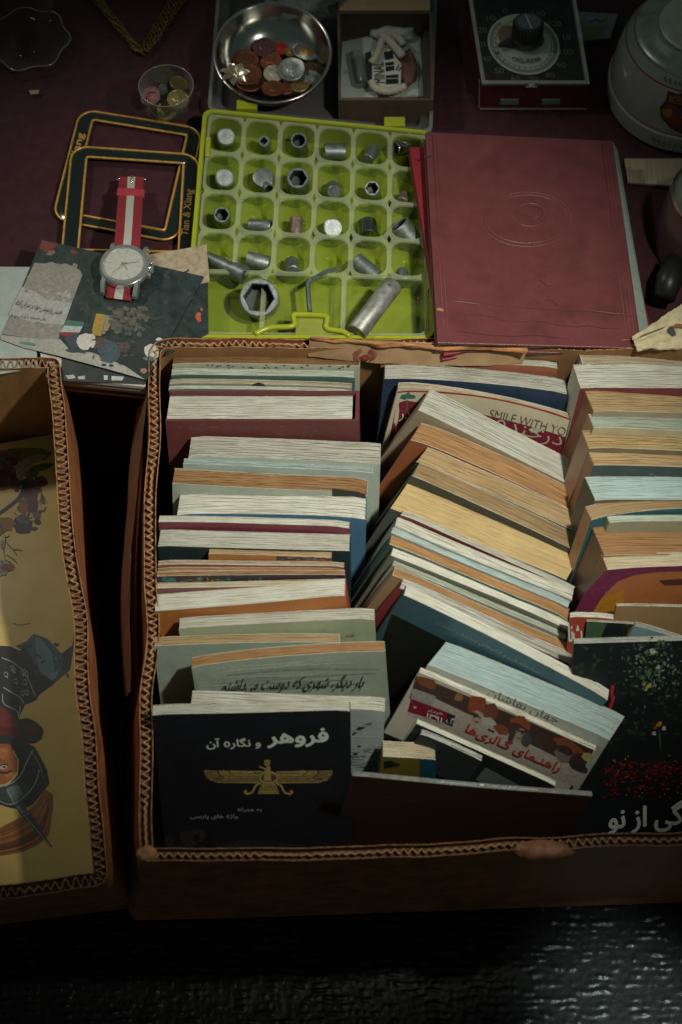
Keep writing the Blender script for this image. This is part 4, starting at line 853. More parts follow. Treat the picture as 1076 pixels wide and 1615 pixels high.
# clear insert with 24 wells and an open front bay
def insert():
    V, F, IX = [], [], []; W_, H_ = (cTR-cTL).length-0.9, (cBL-cTL).length-0.9
    f = lambda x, y, z: cs((x+0.45)/(W_+0.9), (y+0.45)/(H_+0.9), z)
    cols, rows, rh = 6, 4, 0.725*H_/4; cw = W_/6; ztop = ZC-0.12
    def well(x0, x1, y0, y1, depth, cornr, marg):
        k = 4; n = 4*(k+1)
        outer = []
        rr_ = rrect(x0+marg, x1-marg, y0+marg, y1-marg, cornr, k)
        for (x, y) in rr_:
            dx, dy = x-(x0+x1)/2, y-(y0+y1)/2; sx = ((x1-x0)/2)/abs(dx) if abs(dx) > 1e-6 else 1e9; sy = ((y1-y0)/2)/abs(dy) if abs(dy) > 1e-6 else 1e9
            m = min(sx, sy); outer.append(((x0+x1)/2+dx*m, (y0+y1)/2+dy*m))
        rings = [[f(x,y,ztop+0.05*mnoise.noise((x,y,3))) for x,y in outer]]
        rings.append([f(x,y,ztop+0.03) for x,y in rrect(x0+marg*0.75,x1-marg*0.75,y0+marg*0.75,y1-marg*0.75,cornr,k)])
        for d, m in ((0.12,marg),(0.6,marg+0.10),(depth-0.35,marg+0.22),(depth-0.08,marg+0.36),(depth,marg+0.6)):
            rings.append([f(x,y,ztop-d) for x,y in rrect(x0+m,x1-m,y0+m,y1-m,max(0.2,cornr-0.05),k)])
        v, q = loops(rings, False, True); b = len(V); V.extend(v); F.extend([tuple(i+b for i in a) for a in q]); IX.extend([0]*(2*n)+[1]*(len(q)-2*n))
    for r in range(rows):
        for c in range(cols): well(c*cw, (c+1)*cw, r*rh, (r+1)*rh, 2.2, 1.0, 0.24)
    y0 = rows*rh
    well(0, W_*0.30, y0, H_, 1.6, 0.5, 0.25); well(W_*0.30, W_*0.64, y0, H_, 1.0, 0.5, 0.2); well(W_*0.64, W_, y0, H_, 1.6, 0.6, 0.25)
    part('clear_insert', (V,F), None, case, smooth=True, auto=50, mats=[MILKY, CLEAR_IN], midx=IX)
    return f, cw, rh
insert()
# carrying handle and latches
hx = lambda px, py, z=ZC+0.1: tuple(P(px,py,z))
part('handle', tube(spline([hx(402,527),hx(425,517),hx(462,514),hx(463,498),hx(470,496),hx(512,498),hx(516,504),hx(516,518),hx(540,523),hx(552,530)],6), 0.24, 8), GREENR, case, smooth=True)
part('handle_plate', prism([(p.x,p.y) for p in (P(466,500,ZC),P(512,502,ZC),P(513,530,ZC),P(466,528,ZC))][::-1], ZC-0.35, ZC-0.05), GREEN, case, bevel=0.08)
for px, py in ((678,440),(328,232)):
    q = P(px,py,ZC); part('latch', box(q.x-0.22,q.x+0.22,q.y-1.1,q.y+1.1,ZC-1.4,ZC+0.12), GREENR, case, bevel=0.1)
# lid folded open behind, flat on the cloth
lid = thing('case_lid', 'clear hinged lid of the lime case lying open behind it', 'lid', cs(0.5,-0.4,ZT))
lTL, lTR = cTL+Vector((0.9,23,0)), cTR+Vector((1.2,23,0)); lBL, lBR = cTL+Vector((0.2,0.9,0)), cTR+Vector((0.1,0.9,0))
def lr(i, r, z):
    W_, H_ = (lTR-lTL).length, (lBL-lTL).length
    out = []
    for x, y in rrect(i, W_-i, i, H_-i, r, 4):
        p = lTL.lerp(lTR, x/W_).lerp(lBL.lerp(lBR, x/W_), y/H_); out.append((p.x,p.y,z))
    return out
part('lid_panel', loops([lr(0,0.8,ZT+1.6), lr(0.05,0.8,ZT+0.4), lr(0.4,0.7,ZT+0.12)], False, True), CLEAR_LID, lid, smooth=True, auto=35)
part('lid_rim', loops([lr(0,0.8,ZT+1.55), lr(-0.02,0.8,ZT+1.75), lr(0.28,0.7,ZT+1.75), lr(0.3,0.7,ZT+1.45)]), clear('frosted_rim',(0.7,0.75,0.72),0.35,0.35,(0.34,0.37,0.34)), lid, smooth=True, auto=35)
part('stepped_panel', loops([lr(0.3,0.6,ZT+1.2), lr(1.1,0.6,ZT+1.1), lr(1.15,0.6,ZT+0.3)]), CLEAR_LID, lid, smooth=True, auto=35)
for px, py, px2 in ((373,165,392),(606,192,638)):
    a = P(px,py,ZC+0.1); b_ = P(px2,py+1,ZC+0.1); wd = 1.85
    part('hinge', box(a.x,a.x+wd,a.y-0.45,a.y+0.6,ZC-0.5,ZC+0.12), GREENR, case, bevel=0.1)

# ---- sockets
def socket(label, px, py, z, r, ln, az=0, el=90, bore='hex', step=None, m=STEELD, name='socket', depth=0.8, group='loose sockets in the case tray', m2=None):
    """hollow steel socket; az/el = direction of its open end"""
    c = P(px, py, z); root = thing(name, label, 'socket', c, group)
    a, e = math.radians(az), math.radians(el); ax = Vector((math.cos(a)*math.cos(e), math.sin(a)*math.cos(e), math.sin(e)))
    X = ax.cross(Vector((0,0,1)) if abs(ax.z) < 0.95 else Vector((0,1,0))).normalized(); Y = ax.cross(X)
    tf = lambda v: c+X*v[0]+Y*v[1]+ax*v[2]
    h = ln/2; r2 = step or r
    prof = [(r2*0.86,-h),(r2,-h+0.08),(r2,-h*0.1),(r,0.05),(r,h-0.08),(r*0.93,h)]
    n = 24; v, f = lathe(prof, n, True, False)
    sd = {'hex':6,'square':4,'star':12,'round':24}[bore]; ri = r*(0.78 if bore != 'square' else 0.62)
    def br(i):
        q = 2*math.pi*i/n; 
        if bore == 'round': return ri
        if bore == 'star': return ri*(0.93+0.07*math.cos(q*12))
        seg = 2*math.pi/sd; return ri*math.cos(seg/2)/math.cos((q % seg)-seg/2)*(1.06 if sd == 4 else 1.0)
    ring = lambda k, zz: [(br(i)*k*math.cos(2*math.pi*i/n), br(i)*k*math.sin(2*math.pi*i/n), zz) for i in range(n)]
    b0 = len(v); v = list(v)+ring(1.07,h-0.0)+ring(1.0,h-0.07); f = list(f)
    top = (len(prof)-1)*n
    for i in range(n):
        j = (i+1)%n; f.append((top+i,top+j,b0+j,b0+i)); f.append((b0+i,b0+j,b0+n+j,b0+n+i))
    part('barrel', (v,f), m, root, smooth=True, auto=32, tf=tf)
    part('bore', loops([ring(1.0,h-0.07), ring(0.98,h-ln*depth*0.7), ring(0.5,h-ln*depth*0.72)], False, True), m2 or DARKIN, root, smooth=True, auto=30, tf=tf)
    return root
zz4 = lambda x, y: (300+x*0.3717, 150+y*0.3717)
SZ = -1.6
def sk(label, x, y, *a, **k): px, py = zz4(x, y); a = (a[0]*1.12, a[1]*1.12)+a[2:]; return socket(label, px, py, k.pop('z', SZ), *a, **k)
sk('stubby closed-top socket in the corner cell by the left hinge',153,185,0.72,1.5,100,-62,'round',m=STEEL)
sk('small socket with square drive hole, second cell of the back row',315,210,0.48,1.5,270,72,'square')
sk('star-mouthed upright socket, third cell of the back row',462,212,0.66,2.0,270,72,'star',m=STEELD)
sk('fat socket lying sideways, fourth cell of the back row',615,240,0.66,1.7,182,4,'round')
sk('short socket lying slantwise, fifth cell of the back row',768,252,0.50,1.4,65,-10,'round')
sk('bright socket propped in the last back cell by the red book',905,222,0.62,1.9,215,25,'hex',m=CHR2)
sk('closed-top socket with a pit, left cell of the second row',148,358,0.74,1.5,95,-62,'round',m=STEEL)
t_ = sk('tilted disc-headed adapter with a ring, second cell of the second row',318,385,0.40,1.3,300,20,'round',step=0.36,name='socket_adapter')
c0 = P(*zz4(312,350),SZ+0.4); part('disc_head', lathe([(0.86,-0.08),(0.95,-0.04),(0.95,0.05),(0.88,0.09)],28), STEEL, t_, smooth=True, auto=35, tf=frame(c0, 10, 8, 6))
sk('largest upright hex socket of the second row, mouth up',459,372,0.86,2.3,270,70,'hex')
sk('small closed socket lying end-on, fourth cell of the second row',608,402,0.56,1.4,95,-35,'round')
sk('chrome-mouthed upright hex socket, fifth cell of the second row',771,410,0.60,1.9,272,68,'hex',m=STEEL)
sk('small dark stepped socket in the last cell of the second row',903,438,0.36,1.2,80,-20,'round',step=0.5,m=RUSTY)
sk('upright socket with hex mouth, left cell of the third row',136,522,0.64,1.9,275,68,'hex')
sk('small socket lying with its mouth to the right, third row',296,556,0.52,1.8,350,8,'round')
sk('rusty brown socket in the third cell of the third row',449,560,0.50,1.5,268,-10,'round',step=0.56,m=RUSTY)
sk('wide closed-top socket, fourth cell of the third row',605,566,0.76,1.6,95,-55,'round',m=STEEL)
sk('polished chrome socket with a bright stripe, third row',755,577,0.80,1.7,95,-14,'round',m=CHR2)
sk('big socket with its mouth tipped up to the left, third row end',912,584,0.88,1.7,145,42,'round',m=STEEL)
sk('pale socket lying mouth left, front row beside the plug wrench',288,706,0.62,1.8,170,10,'round',m=STEEL)
sk('waisted socket lying end-on, third cell of the front row',432,730,0.54,1.6,95,-25,'round',step=0.62,m=STEELD)
sk('socket lying diagonally mouth up-left, fifth cell of the front row',746,738,0.66,2.2,140,12,'round',m=STEELD)
sk('little dented socket in the last cell of the front row',905,770,0.44,1.3,100,-10,'round',m=STEELD)
sk('biggest hex socket with a round window, front left of the tray',296,866,1.45,1.9,265,62,'hex',z=-1.0,m=STEEL,depth=1.2)
# plug wrench
q = P(*zz4(232,766),-0.9); q0 = P(*zz4(72,688),-1.0)
pw = thing('plug_wrench', 'steel plug wrench with square mouth lying across the left cells', 'wrench', q, 'long tools in the case')
d_ = (q-q0).normalized(); part('shank', tube([q0, q0.lerp(q,0.35), q0.lerp(q,0.62), q0.lerp(q,0.75), q], [0.52,0.55,0.60,0.78,0.80], 20), STEELD, pw, smooth=True, auto=40)
part('mouth', tube([q+d_*0.01, q+d_*0.03], [0.56,0.54], 4), DARKIN, pw)
# hex key
hk = [P(*zz4(625,735),-0.9), P(*zz4(570,752),-0.5), P(*zz4(512,786),-0.1), P(*zz4(499,800),-0.1), P(*zz4(502,850),-0.2), P(*zz4(508,920),-0.3)]
prop(part('hex_key', tube(hk, 0.21, 6), STEELD, loc=hk[-1]), 'bent steel hex key resting across the tray', 'hex key')
# long rusty tube
a, b_ = P(*zz4(705,1008),-0.2), P(*zz4(862,802),0.1); tb = thing('tube_spanner', 'long rusty tube spanner lying slantwise over the tray front', 'spanner', (a+b_)/2, 'long tools in the case')
part('barrel', tube([a, a.lerp(b_,0.02), a.lerp(b_,0.5), a.lerp(b_,0.96), b_], [0.80,0.88,0.86,0.88,0.8], 28), mat('rust_flecked_steel',(0.30,0.30,0.275),0.5,0.6,var=0.45,scale=90,bump=0.4,bscale=300,stain=0.8), tb, smooth=True, auto=40)
dd = (b_-a).normalized(); part('pin_hole', lathe([(0.16,0),(0.15,0.02)],12), DARKIN, tb, tf=frame(a.lerp(b_,0.9)+Vector((-0.05,-0.25,0.84)),0,15))

# ---- red album
AZ = -0.7
def flat_book(name, label, px, zs_, thick, cov, pagem, over=0.25, zc=0.28, group=None):
    """closed book lying down; px = TL, TR, BR, BL of its upper board, zs_ their heights"""
    c = [P(*q, z) for q, z in zip(px, zs_)]; cen = sum(c, Vector((0,0,0)))/4
    nn = (c[1]-c[0]).cross(c[3]-c[0]).normalized(); nn = -nn if nn.z < 0 else nn
    c = [p-nn*(p-cen).dot(nn) for p in c]
    root = thing(name, label, 'book', cen-nn*thick, group)
    def ins(k): return [cen+(p-cen)*(1-k/(p-cen).length) for p in c]
    def plate(pts, a, b_): return loops([[p-nn*b_ for p in pts[::-1]], [p-nn*a for p in pts[::-1]]], True, True)
    part('upper_board', plate(c, 0, zc), cov, root, bevel=0.07); part('lower_board', plate(c, thick-zc, thick), cov, root, bevel=0.07)
    pr = plate(ins(over*1.5), zc, thick-zc)
    part('page_block', pr, pagem, root, uv=[[(0,0),(8,0),(8,thick*3),(0,thick*3)] for f in pr[1][:4]]+[[(0,0)]*4]*2)
    def at(px_, py_, l=0):
        d = FWD + Vector((1,0,0))*((px_-538)/FPX) + UPV*((807.5-py_)/FPX)
        return CAM + d*((cen-CAM).dot(nn)/d.dot(nn)) + nn*l
    return root, c, at, nn
REDLEATHER = mat('red_leathercloth', (0.130,0.034,0.037), 0.40, var=0.16, scale=30, bump=0.5, bscale=900, stain=0.45, spec=0.45)
al2, _, _, _ = flat_book('album', 'brighter red book turned askew beneath the embossed album', ((646,232),(955,222),(1026,512),(700,560)), (0.5,-1.6,-1.6,0.5), 0.95, mat('scarlet_cloth',(0.20,0.012,0.022),0.5,var=0.15,bump=0.3,bscale=1200), PG['pale'], group='red albums')
al, ac, AL, aln = flat_book('album', 'large dark red embossed album lying face up beside the lime case', ((671,208),(967,222),(1012,549),(690,541)), (1.85,-0.2,-0.2,1.85), 1.25, REDLEATHER, PG['pale'], group='red albums')
part('fore_edge', ([AL(967,223,-0.05),AL(978,226,-0.9),AL(1029,518,-0.9),AL(1012,547,-0.05)],[(0,3,2,1)]), mat('pale_green_edge',(0.26,0.32,0.27),0.7,var=0.12,scale=200), al)
def oval_ring(px, py, rx, ry, wd, hgt, n=48):
    hgt *= 0.6
    rings = []
    for k, (d, h) in enumerate(((-wd,-0.01),(-wd*0.4,hgt),(wd*0.4,hgt),(wd,-0.01))):
        rings.append([AL(px+(rx+d)*math.cos(2*math.pi*i/n), py+(ry+d*0.7)*math.sin(2*math.pi*i/n), h) for i in range(n)])
    return loops(rings)
for rx, ry, wd in ((71,43,2.4),(65,38,1.4),(26,18,2.0)):
    part('embossed_oval', oval_ring(832 if rx > 40 else 837,345 if rx > 40 else 338,rx,ry,wd,0.05), REDLEATHER, al, smooth=True)
def alump(px, py, r, sd, amp): c0 = AL(px,py,-0.03); return lump(c0, r, sd, 14, 8, amp)
part('embossed_medallion', alump(840,335,(0.9,0.7,0.05),3,0.2), REDLEATHER, al, smooth=True)
for s_, d_ in ((0.035,0.05),(0.055,0.03),(0.935,0.05),(0.955,0.03),(0.975,0.03)):
    p0 = ac[0].lerp(ac[1], s_); p1 = ac[3].lerp(ac[2], s_)
    part('embossed_rule', tube([p0.lerp(p1,0.02)-aln*0.012, p1.lerp(p0,0.02)-aln*0.012], d_, 6), REDLEATHER, al, smooth=True)
rr = random.Random(8)
crk = []
for x0, y0, x1, y1 in ((715,474,800,484),(800,484,1000,500),(720,494,830,508),(830,508,980,520),(852,440,870,455),(860,468,880,482),(720,524,900,535)):
    pts = [(x0+(x1-x0)*k/6+rr.uniform(-4,4), y0+(y1-y0)*k/6+rr.uniform(-2.5,2.5)) for k in range(7)]; crk += S_(stroke(pts, rr.uniform(0.6,1.3), True), (0.085,0.024,0.027))
crk += S_(stroke([(715,476),(730,477),(760,481)],1.6,True),(0.20,0.12,0.10))+S_(stroke([(930,490),(960,494),(985,496)],1.6,True),(0.18,0.10,0.08))+[(blob(694,489,5,3,8,0.3,2),(0.36,0.2,0.08)),(blob(675,247,7,2,8,0.3,3),(0.05,0.04,0.04))]
prop(ink('scuffs_and_cracks', crk, lambda x,y,l: AL(x,y,l), al), kind='stuff')

# ---- steel bowl of coins
bc = P(430,84,0.9); bf = frame(bc, 0, 9)
bowl = thing('coin_bowl', 'shallow polished steel bowl with a flower on its rim, holding coins', 'bowl', bf((0,0,-2.8)))
MIRROR = mat('polished_bowl_steel', (0.36,0.36,0.335), 0.18, 1.0, var=0.12, scale=60)
part('dish', lathe([(2.6,-2.75),(3.9,-2.2),(4.9,-0.9),(5.15,0.0),(5.25,0.10),(5.2,0.2),(5.05,0.18),(4.95,0.0),(4.7,-0.9),(3.7,-2.1),(2.4,-2.6),(0.01,-2.62)],56,True,False), MIRROR, bowl, smooth=True, tf=bf)
part('rim', lathe([(5.1,0.12),(5.22,0.05),(5.32,0.14),(5.22,0.25),(5.1,0.2)],56,False,False), mat('rosy_rim_steel',(0.62,0.50,0.45),0.22,1.0,var=0.1), bowl, smooth=True, tf=bf)
fc = P(371,124,1.2)
flw = part('flower', lump(fc+Vector((0,0,0.45)), (0.24,0.24,0.2), 1, 10, 6, 0.1), mat('pale_gilt',(0.62,0.55,0.42),0.3,0.9,var=0.15), bowl, smooth=True)
for k in range(7):
    a = math.radians(51.4*k+15); pts = []
    rings = []
    for t in range(6):
        rr_ = 0.2+1.15*t/5; wd = [0.10,0.28,0.36,0.33,0.2,0.02][t]; up = 0.42+0.28*math.sin(t/5*2.4)
        rings.append([(rr_, -wd, up+0.06), (rr_, 0, up-0.05), (rr_, wd, up+0.06), (rr_, 0, up-0.12)])
    part('petal', loops(rings, True, True), flw.data.materials[0], flw, smooth=True, auto=50, tf=frame(fc, math.degrees(a), 10))
COP = mat('copper_coin', (0.24,0.085,0.045), 0.42, 0.75, var=0.3, scale=350, bump=0.7, bscale=700, stain=0.5)
SIL = mat('silver_coin', (0.36,0.38,0.35), 0.36, 0.8, var=0.25, scale=350, bump=0.7, bscale=700, stain=0.3)
BRS = mat('brass_coin', (0.36,0.24,0.09), 0.4, 0.8, var=0.25, scale=350, bump=0.7, bscale=700)
DRK = mat('dark_coin', (0.12,0.075,0.045), 0.45, 0.7, var=0.3, scale=350, bump=0.7, bscale=700)
REDC = mat('red_enamel_token', (0.35,0.025,0.015), 0.45, 0.1, var=0.2); PLE = mat('pale_coin', (0.50,0.42,0.33), 0.45, 0.5, var=0.2, scale=350, bump=0.6, bscale=700); PUR = mat('plum_coin', (0.17,0.07,0.07), 0.4, 0.6, var=0.3, scale=300, bump=0.6, bscale=700)
def coin(label, c, r, tilt, az, m, group, inner=None, relief=True):
    root = thing('coin', label, 'coin', c, group); tf = frame(c, az, tilt, 0); th = 0.085
    part('disc', lathe([(r*0.97,-th),(r,-th*0.7),(r,th*0.7),(r*0.97,th),(r*0.92,th),(r*0.90,th*0.85),(r*0.5,th*0.86)],36), m, root, smooth=True, auto=30, tf=tf)
    if inner: part('centre_disc', lathe([(r*0.60,th*0.5),(r*0.60,th*0.8),(r*0.55,th*0.95)],30), inner, root, smooth=True, auto=30, tf=tf)
    if relief:
        part('relief', join(lump((0,0,th*0.6),(r*0.46,r*0.55,th*0.55),c[0]*7,12,6,0.5), lump((r*0.35,-r*0.4,th*0.6),(r*0.2,r*0.12,th*0.5),c[1],8,5,0.4)), inner or m, root, smooth=True, tf=tf)
    return root
zc = lambda x, y: (330+x*0.1859, y*0.1859)
CG = 'coins in the steel bowl'
for lab, x, y, r, z, tl, az, m, inn in (
 ('light silver coin by itself at the back of the bowl',430,195,0.92,-1.1,14,200,SIL,None),('copper coin at the far left of the bowl heap',290,350,0.72,-1.35,6,40,COP,None),
 ('big dull brown coin in the bowl behind the red token',612,318,1.08,-1.25,5,120,DRK,None),('copper coin half under the plum red one',410,322,0.88,-1.1,8,10,COP,None),
 ('plain red enamel token in the bowl',606,412,0.62,-0.95,4,60,REDC,None),('large copper coin at the left of the bowl heap',312,510,1.08,-1.1,5,80,COP,None),
 ('plum coin with a red and pale face in the bowl',465,402,0.92,-0.75,8,30,PUR,None),('copper coin in the middle of the bowl heap',525,520,0.88,-0.95,8,300,COP,None),
 ('orange brass coin peeping out beside the two-tone coin',692,442,0.50,-1.0,6,10,BRS,None),('two-tone coin with golden centre at the right of the bowl',825,438,1.08,-0.7,14,140,SIL,BRS),
 ('pale pinkish coin under the grey silver coin',545,625,0.80,-1.0,6,20,PLE,None),('copper coin lowest of the stacked pair near the flower',345,680,1.15,-1.3,4,20,COP,None),
 ('copper coin on top of the stacked pair near the flower',325,632,1.18,-0.95,5,200,COP,None),('grey silver coin on top at the centre right of the bowl',698,588,1.08,-0.45,10,330,SIL,None),
 ('dark coin leaning at the right wall of the bowl',872,600,0.78,-0.9,30,70,DRK,None),('thin silvery coin stacked at the right wall of the bowl',875,660,0.66,-1.0,22,60,SIL,None),('copper coin at the near edge of the bowl',540,750,0.95,-0.85,10,170,COP,None),
 ('small copper coin at the near edge beside the tan coin',655,752,0.66,-0.95,8,170,COP,None),('tan brass coin at the near right edge of the bowl',772,728,0.76,-0.85,12,200,BRS,None)):
    coin(lab, tuple(P(*zc(x,y),z)), r*1.12, tl, az, m, CG, inn)
cc = P(*zc(470,408),-0.62); 
# ---- tumbler of coins
tc_ = P(262,135,2.2); tb_ = P(264,168,ZT+0.2)
tum = thing('coin_glass', 'small clear glass tumbler with a few coins in it', 'glass', tb_)
ax_ = [tb_.lerp(tc_, k) for k in (0,0.5,1)]
rings = []
for k, rad in ((0,1.75),(0.03,1.95),(0.5,2.2),(1.0,2.42),(1.0,2.34),(0.5,2.1),(0.08,1.8)):
    c = tb_.lerp(tc_, k); rings.append([(c.x+rad*math.cos(2*math.pi*i/36), c.y+rad*math.sin(2*math.pi*i/36), c.z) for i in range(36)])
part('tumbler', loops(rings, True, True), GLASS, tum, smooth=True, auto=50)
part('lip', tube([(tc_.x+2.38*math.cos(2*math.pi*i/36), tc_.y+2.38*math.sin(2*math.pi*i/36), tc_.z) for i in range(37)], 0.035, 5, False), mat('glass_lip',(0.30,0.30,0.30),0.15,0.3), tum, smooth=True)
for lab, px, py, z, r, tl, az, m in (('bronze coin at the back of the tumbler',258,120,-1.6,1.05,12,180,DRK),('reddish grey coin leaning at the left of the tumbler',238,152,-1.5,0.98,24,300,PUR),('orange brass coin at the right of the tumbler',282,132,-1.4,0.85,20,100,BRS),('golden coin uppermost in the tumbler',281,157,-0.9,0.98,14,40,mat('gold_coin',(0.45,0.32,0.12),0.35,0.8,var=0.3,scale=350,bump=0.9,bscale=600)),('coin on edge at the bottom of the tumbler',263,174,-2.6,0.9,50,10,BRS),('silver-edged coin standing in the middle of the tumbler',262,142,-2.2,0.8,70,30,SIL)):
    coin(lab, tuple(P(px,py,z)), r, tl, az, m, 'coins in the glass tumbler')
# ---- two black enamel frames with gold edging
ENAMEL = mat('black_enamel', (0.010,0.014,0.013), 0.12, var=0.1, spec=0.6, coat=0.6); GOLD = mat('gold_trim', (0.62,0.34,0.08), 0.38, 0.45, var=0.25, scale=200)
def qmap(cor, z):
    c = [Vector((*Pz(*q, z),0)) for q in cor]
    W_ = (c[1]-c[0]).length; H_ = (c[3]-c[0]).length
    def f(x, y, zz=0): p = c[0].lerp(c[1], x/W_).lerp(c[3].lerp(c[2], x/W_), y/H_); return Vector((p.x,p.y,z+zz))
    return f, W_, H_
def plate_frame(label, cor, z, inn, txt, side):
    f, W_, H_ = qmap(cor, z); root = thing('plate_frame', label, 'frame', f(W_/2,H_/2,-0.25), 'black enamel frames with gold edges')
    R = lambda i, r, zz: [f(x,y,zz) for x,y in rrect(i,W_-i,i,H_-i,max(0.12,r),6)]
    def RI(g, r, zz): return [f(x,y,zz) for x,y in rrect(inn[0]-g,W_-inn[1]+g,inn[2]-g,H_-inn[3]+g,max(0.08,r),6)]
    part('enamel_band', loops([R(0.06,1.5,-0.25), R(0.06,1.5,0.0), R(0.5,1.2,0.16), RI(0.4,0.45,0.16), RI(0.06,0.3,0.0), RI(0.06,0.3,-0.25)]), ENAMEL, root, smooth=True, auto=60)
    n = 28
    part('outer_trim', tube([p for p in R(0.03,1.5,0.03)]+[R(0.03,1.5,0.03)[0]], 0.11, 6, False), GOLD, root, smooth=True)
    part('inner_trim', tube([p for p in RI(0,0.25,0.05)]+[RI(0,0.25,0.05)[0]], 0.12, 6, False), GOLD, root, smooth=True)
    if side == 'R': word('gold_script','Tian & Xiang', lambda x,y,l: f(x,-y,0.15+l), W_-inn[1]/2-0.05, -H_*0.56, 5.4, 0.8, GOLD, root, rot=88, fa=False, bold=0.02, shear=0.15)
    else: word('gold_script','Xiang', lambda x,y,l: f(x,-y,0.15+l), inn[0]/2, -H_*0.36, 3.4, 0.8, GOLD, root, rot=88, fa=False, bold=0.02)
z3 = lambda x, y: (90+x*0.223, 170+y*0.2231)
plate_frame('black enamel frame with gold edges, the rear tilted one', (z3(165,10),z3(1035,150),z3(850,955),z3(-35,790)), ZT+0.35, (1.35,1.3,1.0,1.0), None, 'L')
plate_frame('black enamel frame with gold edges and gold script, the front one', (z3(105,270),z3(1008,335),z3(968,1085),z3(28,1070)), ZT+0.75, (1.4,1.35,1.15,1.0), None, 'R')

# ---- magazines and photographs
def slab(name, label, cat, cor, z0, z1, m, group=None, uvz=4):
    f, W_, H_ = qmap(cor, z1); c = [f(0,0),f(W_,0),f(W_,H_),f(0,H_)]
    v = [Vector((p.x,p.y,z0)) for p in c]+c; F = [(3,2,1,0),(4,5,6,7),(0,1,5,4),(1,2,6,5),(2,3,7,6),(3,0,4,7)]
    F = [tuple(reversed(q)) for q in F]
    o = part(name, (v,F), m, loc=(c[0]+c[2])/2+Vector((0,0,z0-z1)), uv=[[(0,0)]*4]*2+[[(0,z0*uvz),(W_,z0*uvz),(W_,z1*uvz),(0,z1*uvz)]]*4)
    prop(o, label, cat, group); return o
MG = 'magazines stacked under the photographs'
rm = random.Random(5)
layers = [(-3.45,-2.75,PG['tan'],'buff-edged magazine at the bottom of the pile under the photographs'),(-2.73,-2.05,mat('mag_dark',(0.03,0.028,0.025),0.5),'black-covered magazine second from the bottom of the pile'),(-2.03,-1.5,PG['cream'],'cream-edged magazine in the middle of the pile'),(-1.48,-0.95,PG['grey'],'grey-edged magazine second from the top of the pile'),(-0.93,-0.55,PG['white'],'white-edged magazine on top of the pile under the photographs')]
for i, (a, b_, m, lab) in enumerate(layers):
    dx = rm.uniform(-6,6); slab('magazine', lab, 'magazine', ((30+dx,440),(225+dx,452),(228+dx*0.5,622-i*3),(70+dx,606-i*3)), a, b_, m, MG)
PH = inkmat('photo_gloss', 0.3)
PHB = 'postcards and photographs'
prop(slab('postcard', 'pale grey-green postcard sticking out at the far left', 'photograph', ((-60,420),(48,421),(60,580),(-60,600)), -0.42,-0.36, mat('pale_card',(0.30,0.35,0.32),0.4,var=0.15,scale=50)), group=PHB)
s1 = slab('postcard', 'sand-coloured stone wall photograph under the watch photograph', 'photograph', ((232,402),(326,386),(331,445),(240,460)), -0.42,-0.36, mat('stone_photo',(0.34,0.27,0.185),0.4,var=0.35,scale=160,stain=0.4)); prop(s1, group=PHB)
s2 = slab('postcard', 'dark photograph with a spot of orange near the lime case', 'photograph', ((250,436),(328,440),(329,526),(262,560)), -0.44,-0.37, mat('night_photo',(0.025,0.035,0.035),0.3,var=0.4,scale=120)); prop(s2, group=PHB)
ink('orange_print', [(blob(313,500,5,7,8,0.4,1),(0.45,0.09,0.03)),(blob(318,488,2,3,8,0.4,2),(0.3,0.1,0.05))], lambda x,y,l: P(x,y,-0.36+l*0.3), s2)
s3 = slab('postcard', 'black and white photograph edge showing below the big photograph', 'photograph', ((100,540),(250,575),(228,606),(96,600)), -0.50,-0.45, mat('bw_photo',(0.03,0.035,0.035),0.35,var=0.3)); prop(s3, group=PHB)
ink('white_print', [([(103,592),(116,591),(120,596),(108,598)],(0.4,0.42,0.4)),([(123,594),(134,592),(134,598),(124,598)],(0.4,0.42,0.4)),([(164,592),(170,592),(170,599),(164,599)],(0.5,0.52,0.5)),([(176,593),(196,594),(193,600),(176,600)],(0.45,0.47,0.45))], lambda x,y,l: P(x,y,-0.44+l*0.3), s3)
PZ = -0.25
zp = lambda x, y: (x*0.3067, 380+y*0.3068)
pc = [zp(215,-8), zp(1050,183), zp(752,716), zp(2,506)]
ph = slab('photograph', 'large glossy photograph of seated men, with handwriting, under the watch', 'photograph', tuple(pc), -0.33, PZ, mat('photo_base',(0.022,0.034,0.034),0.4,var=0.5,scale=70,spec=0.35), PHB)
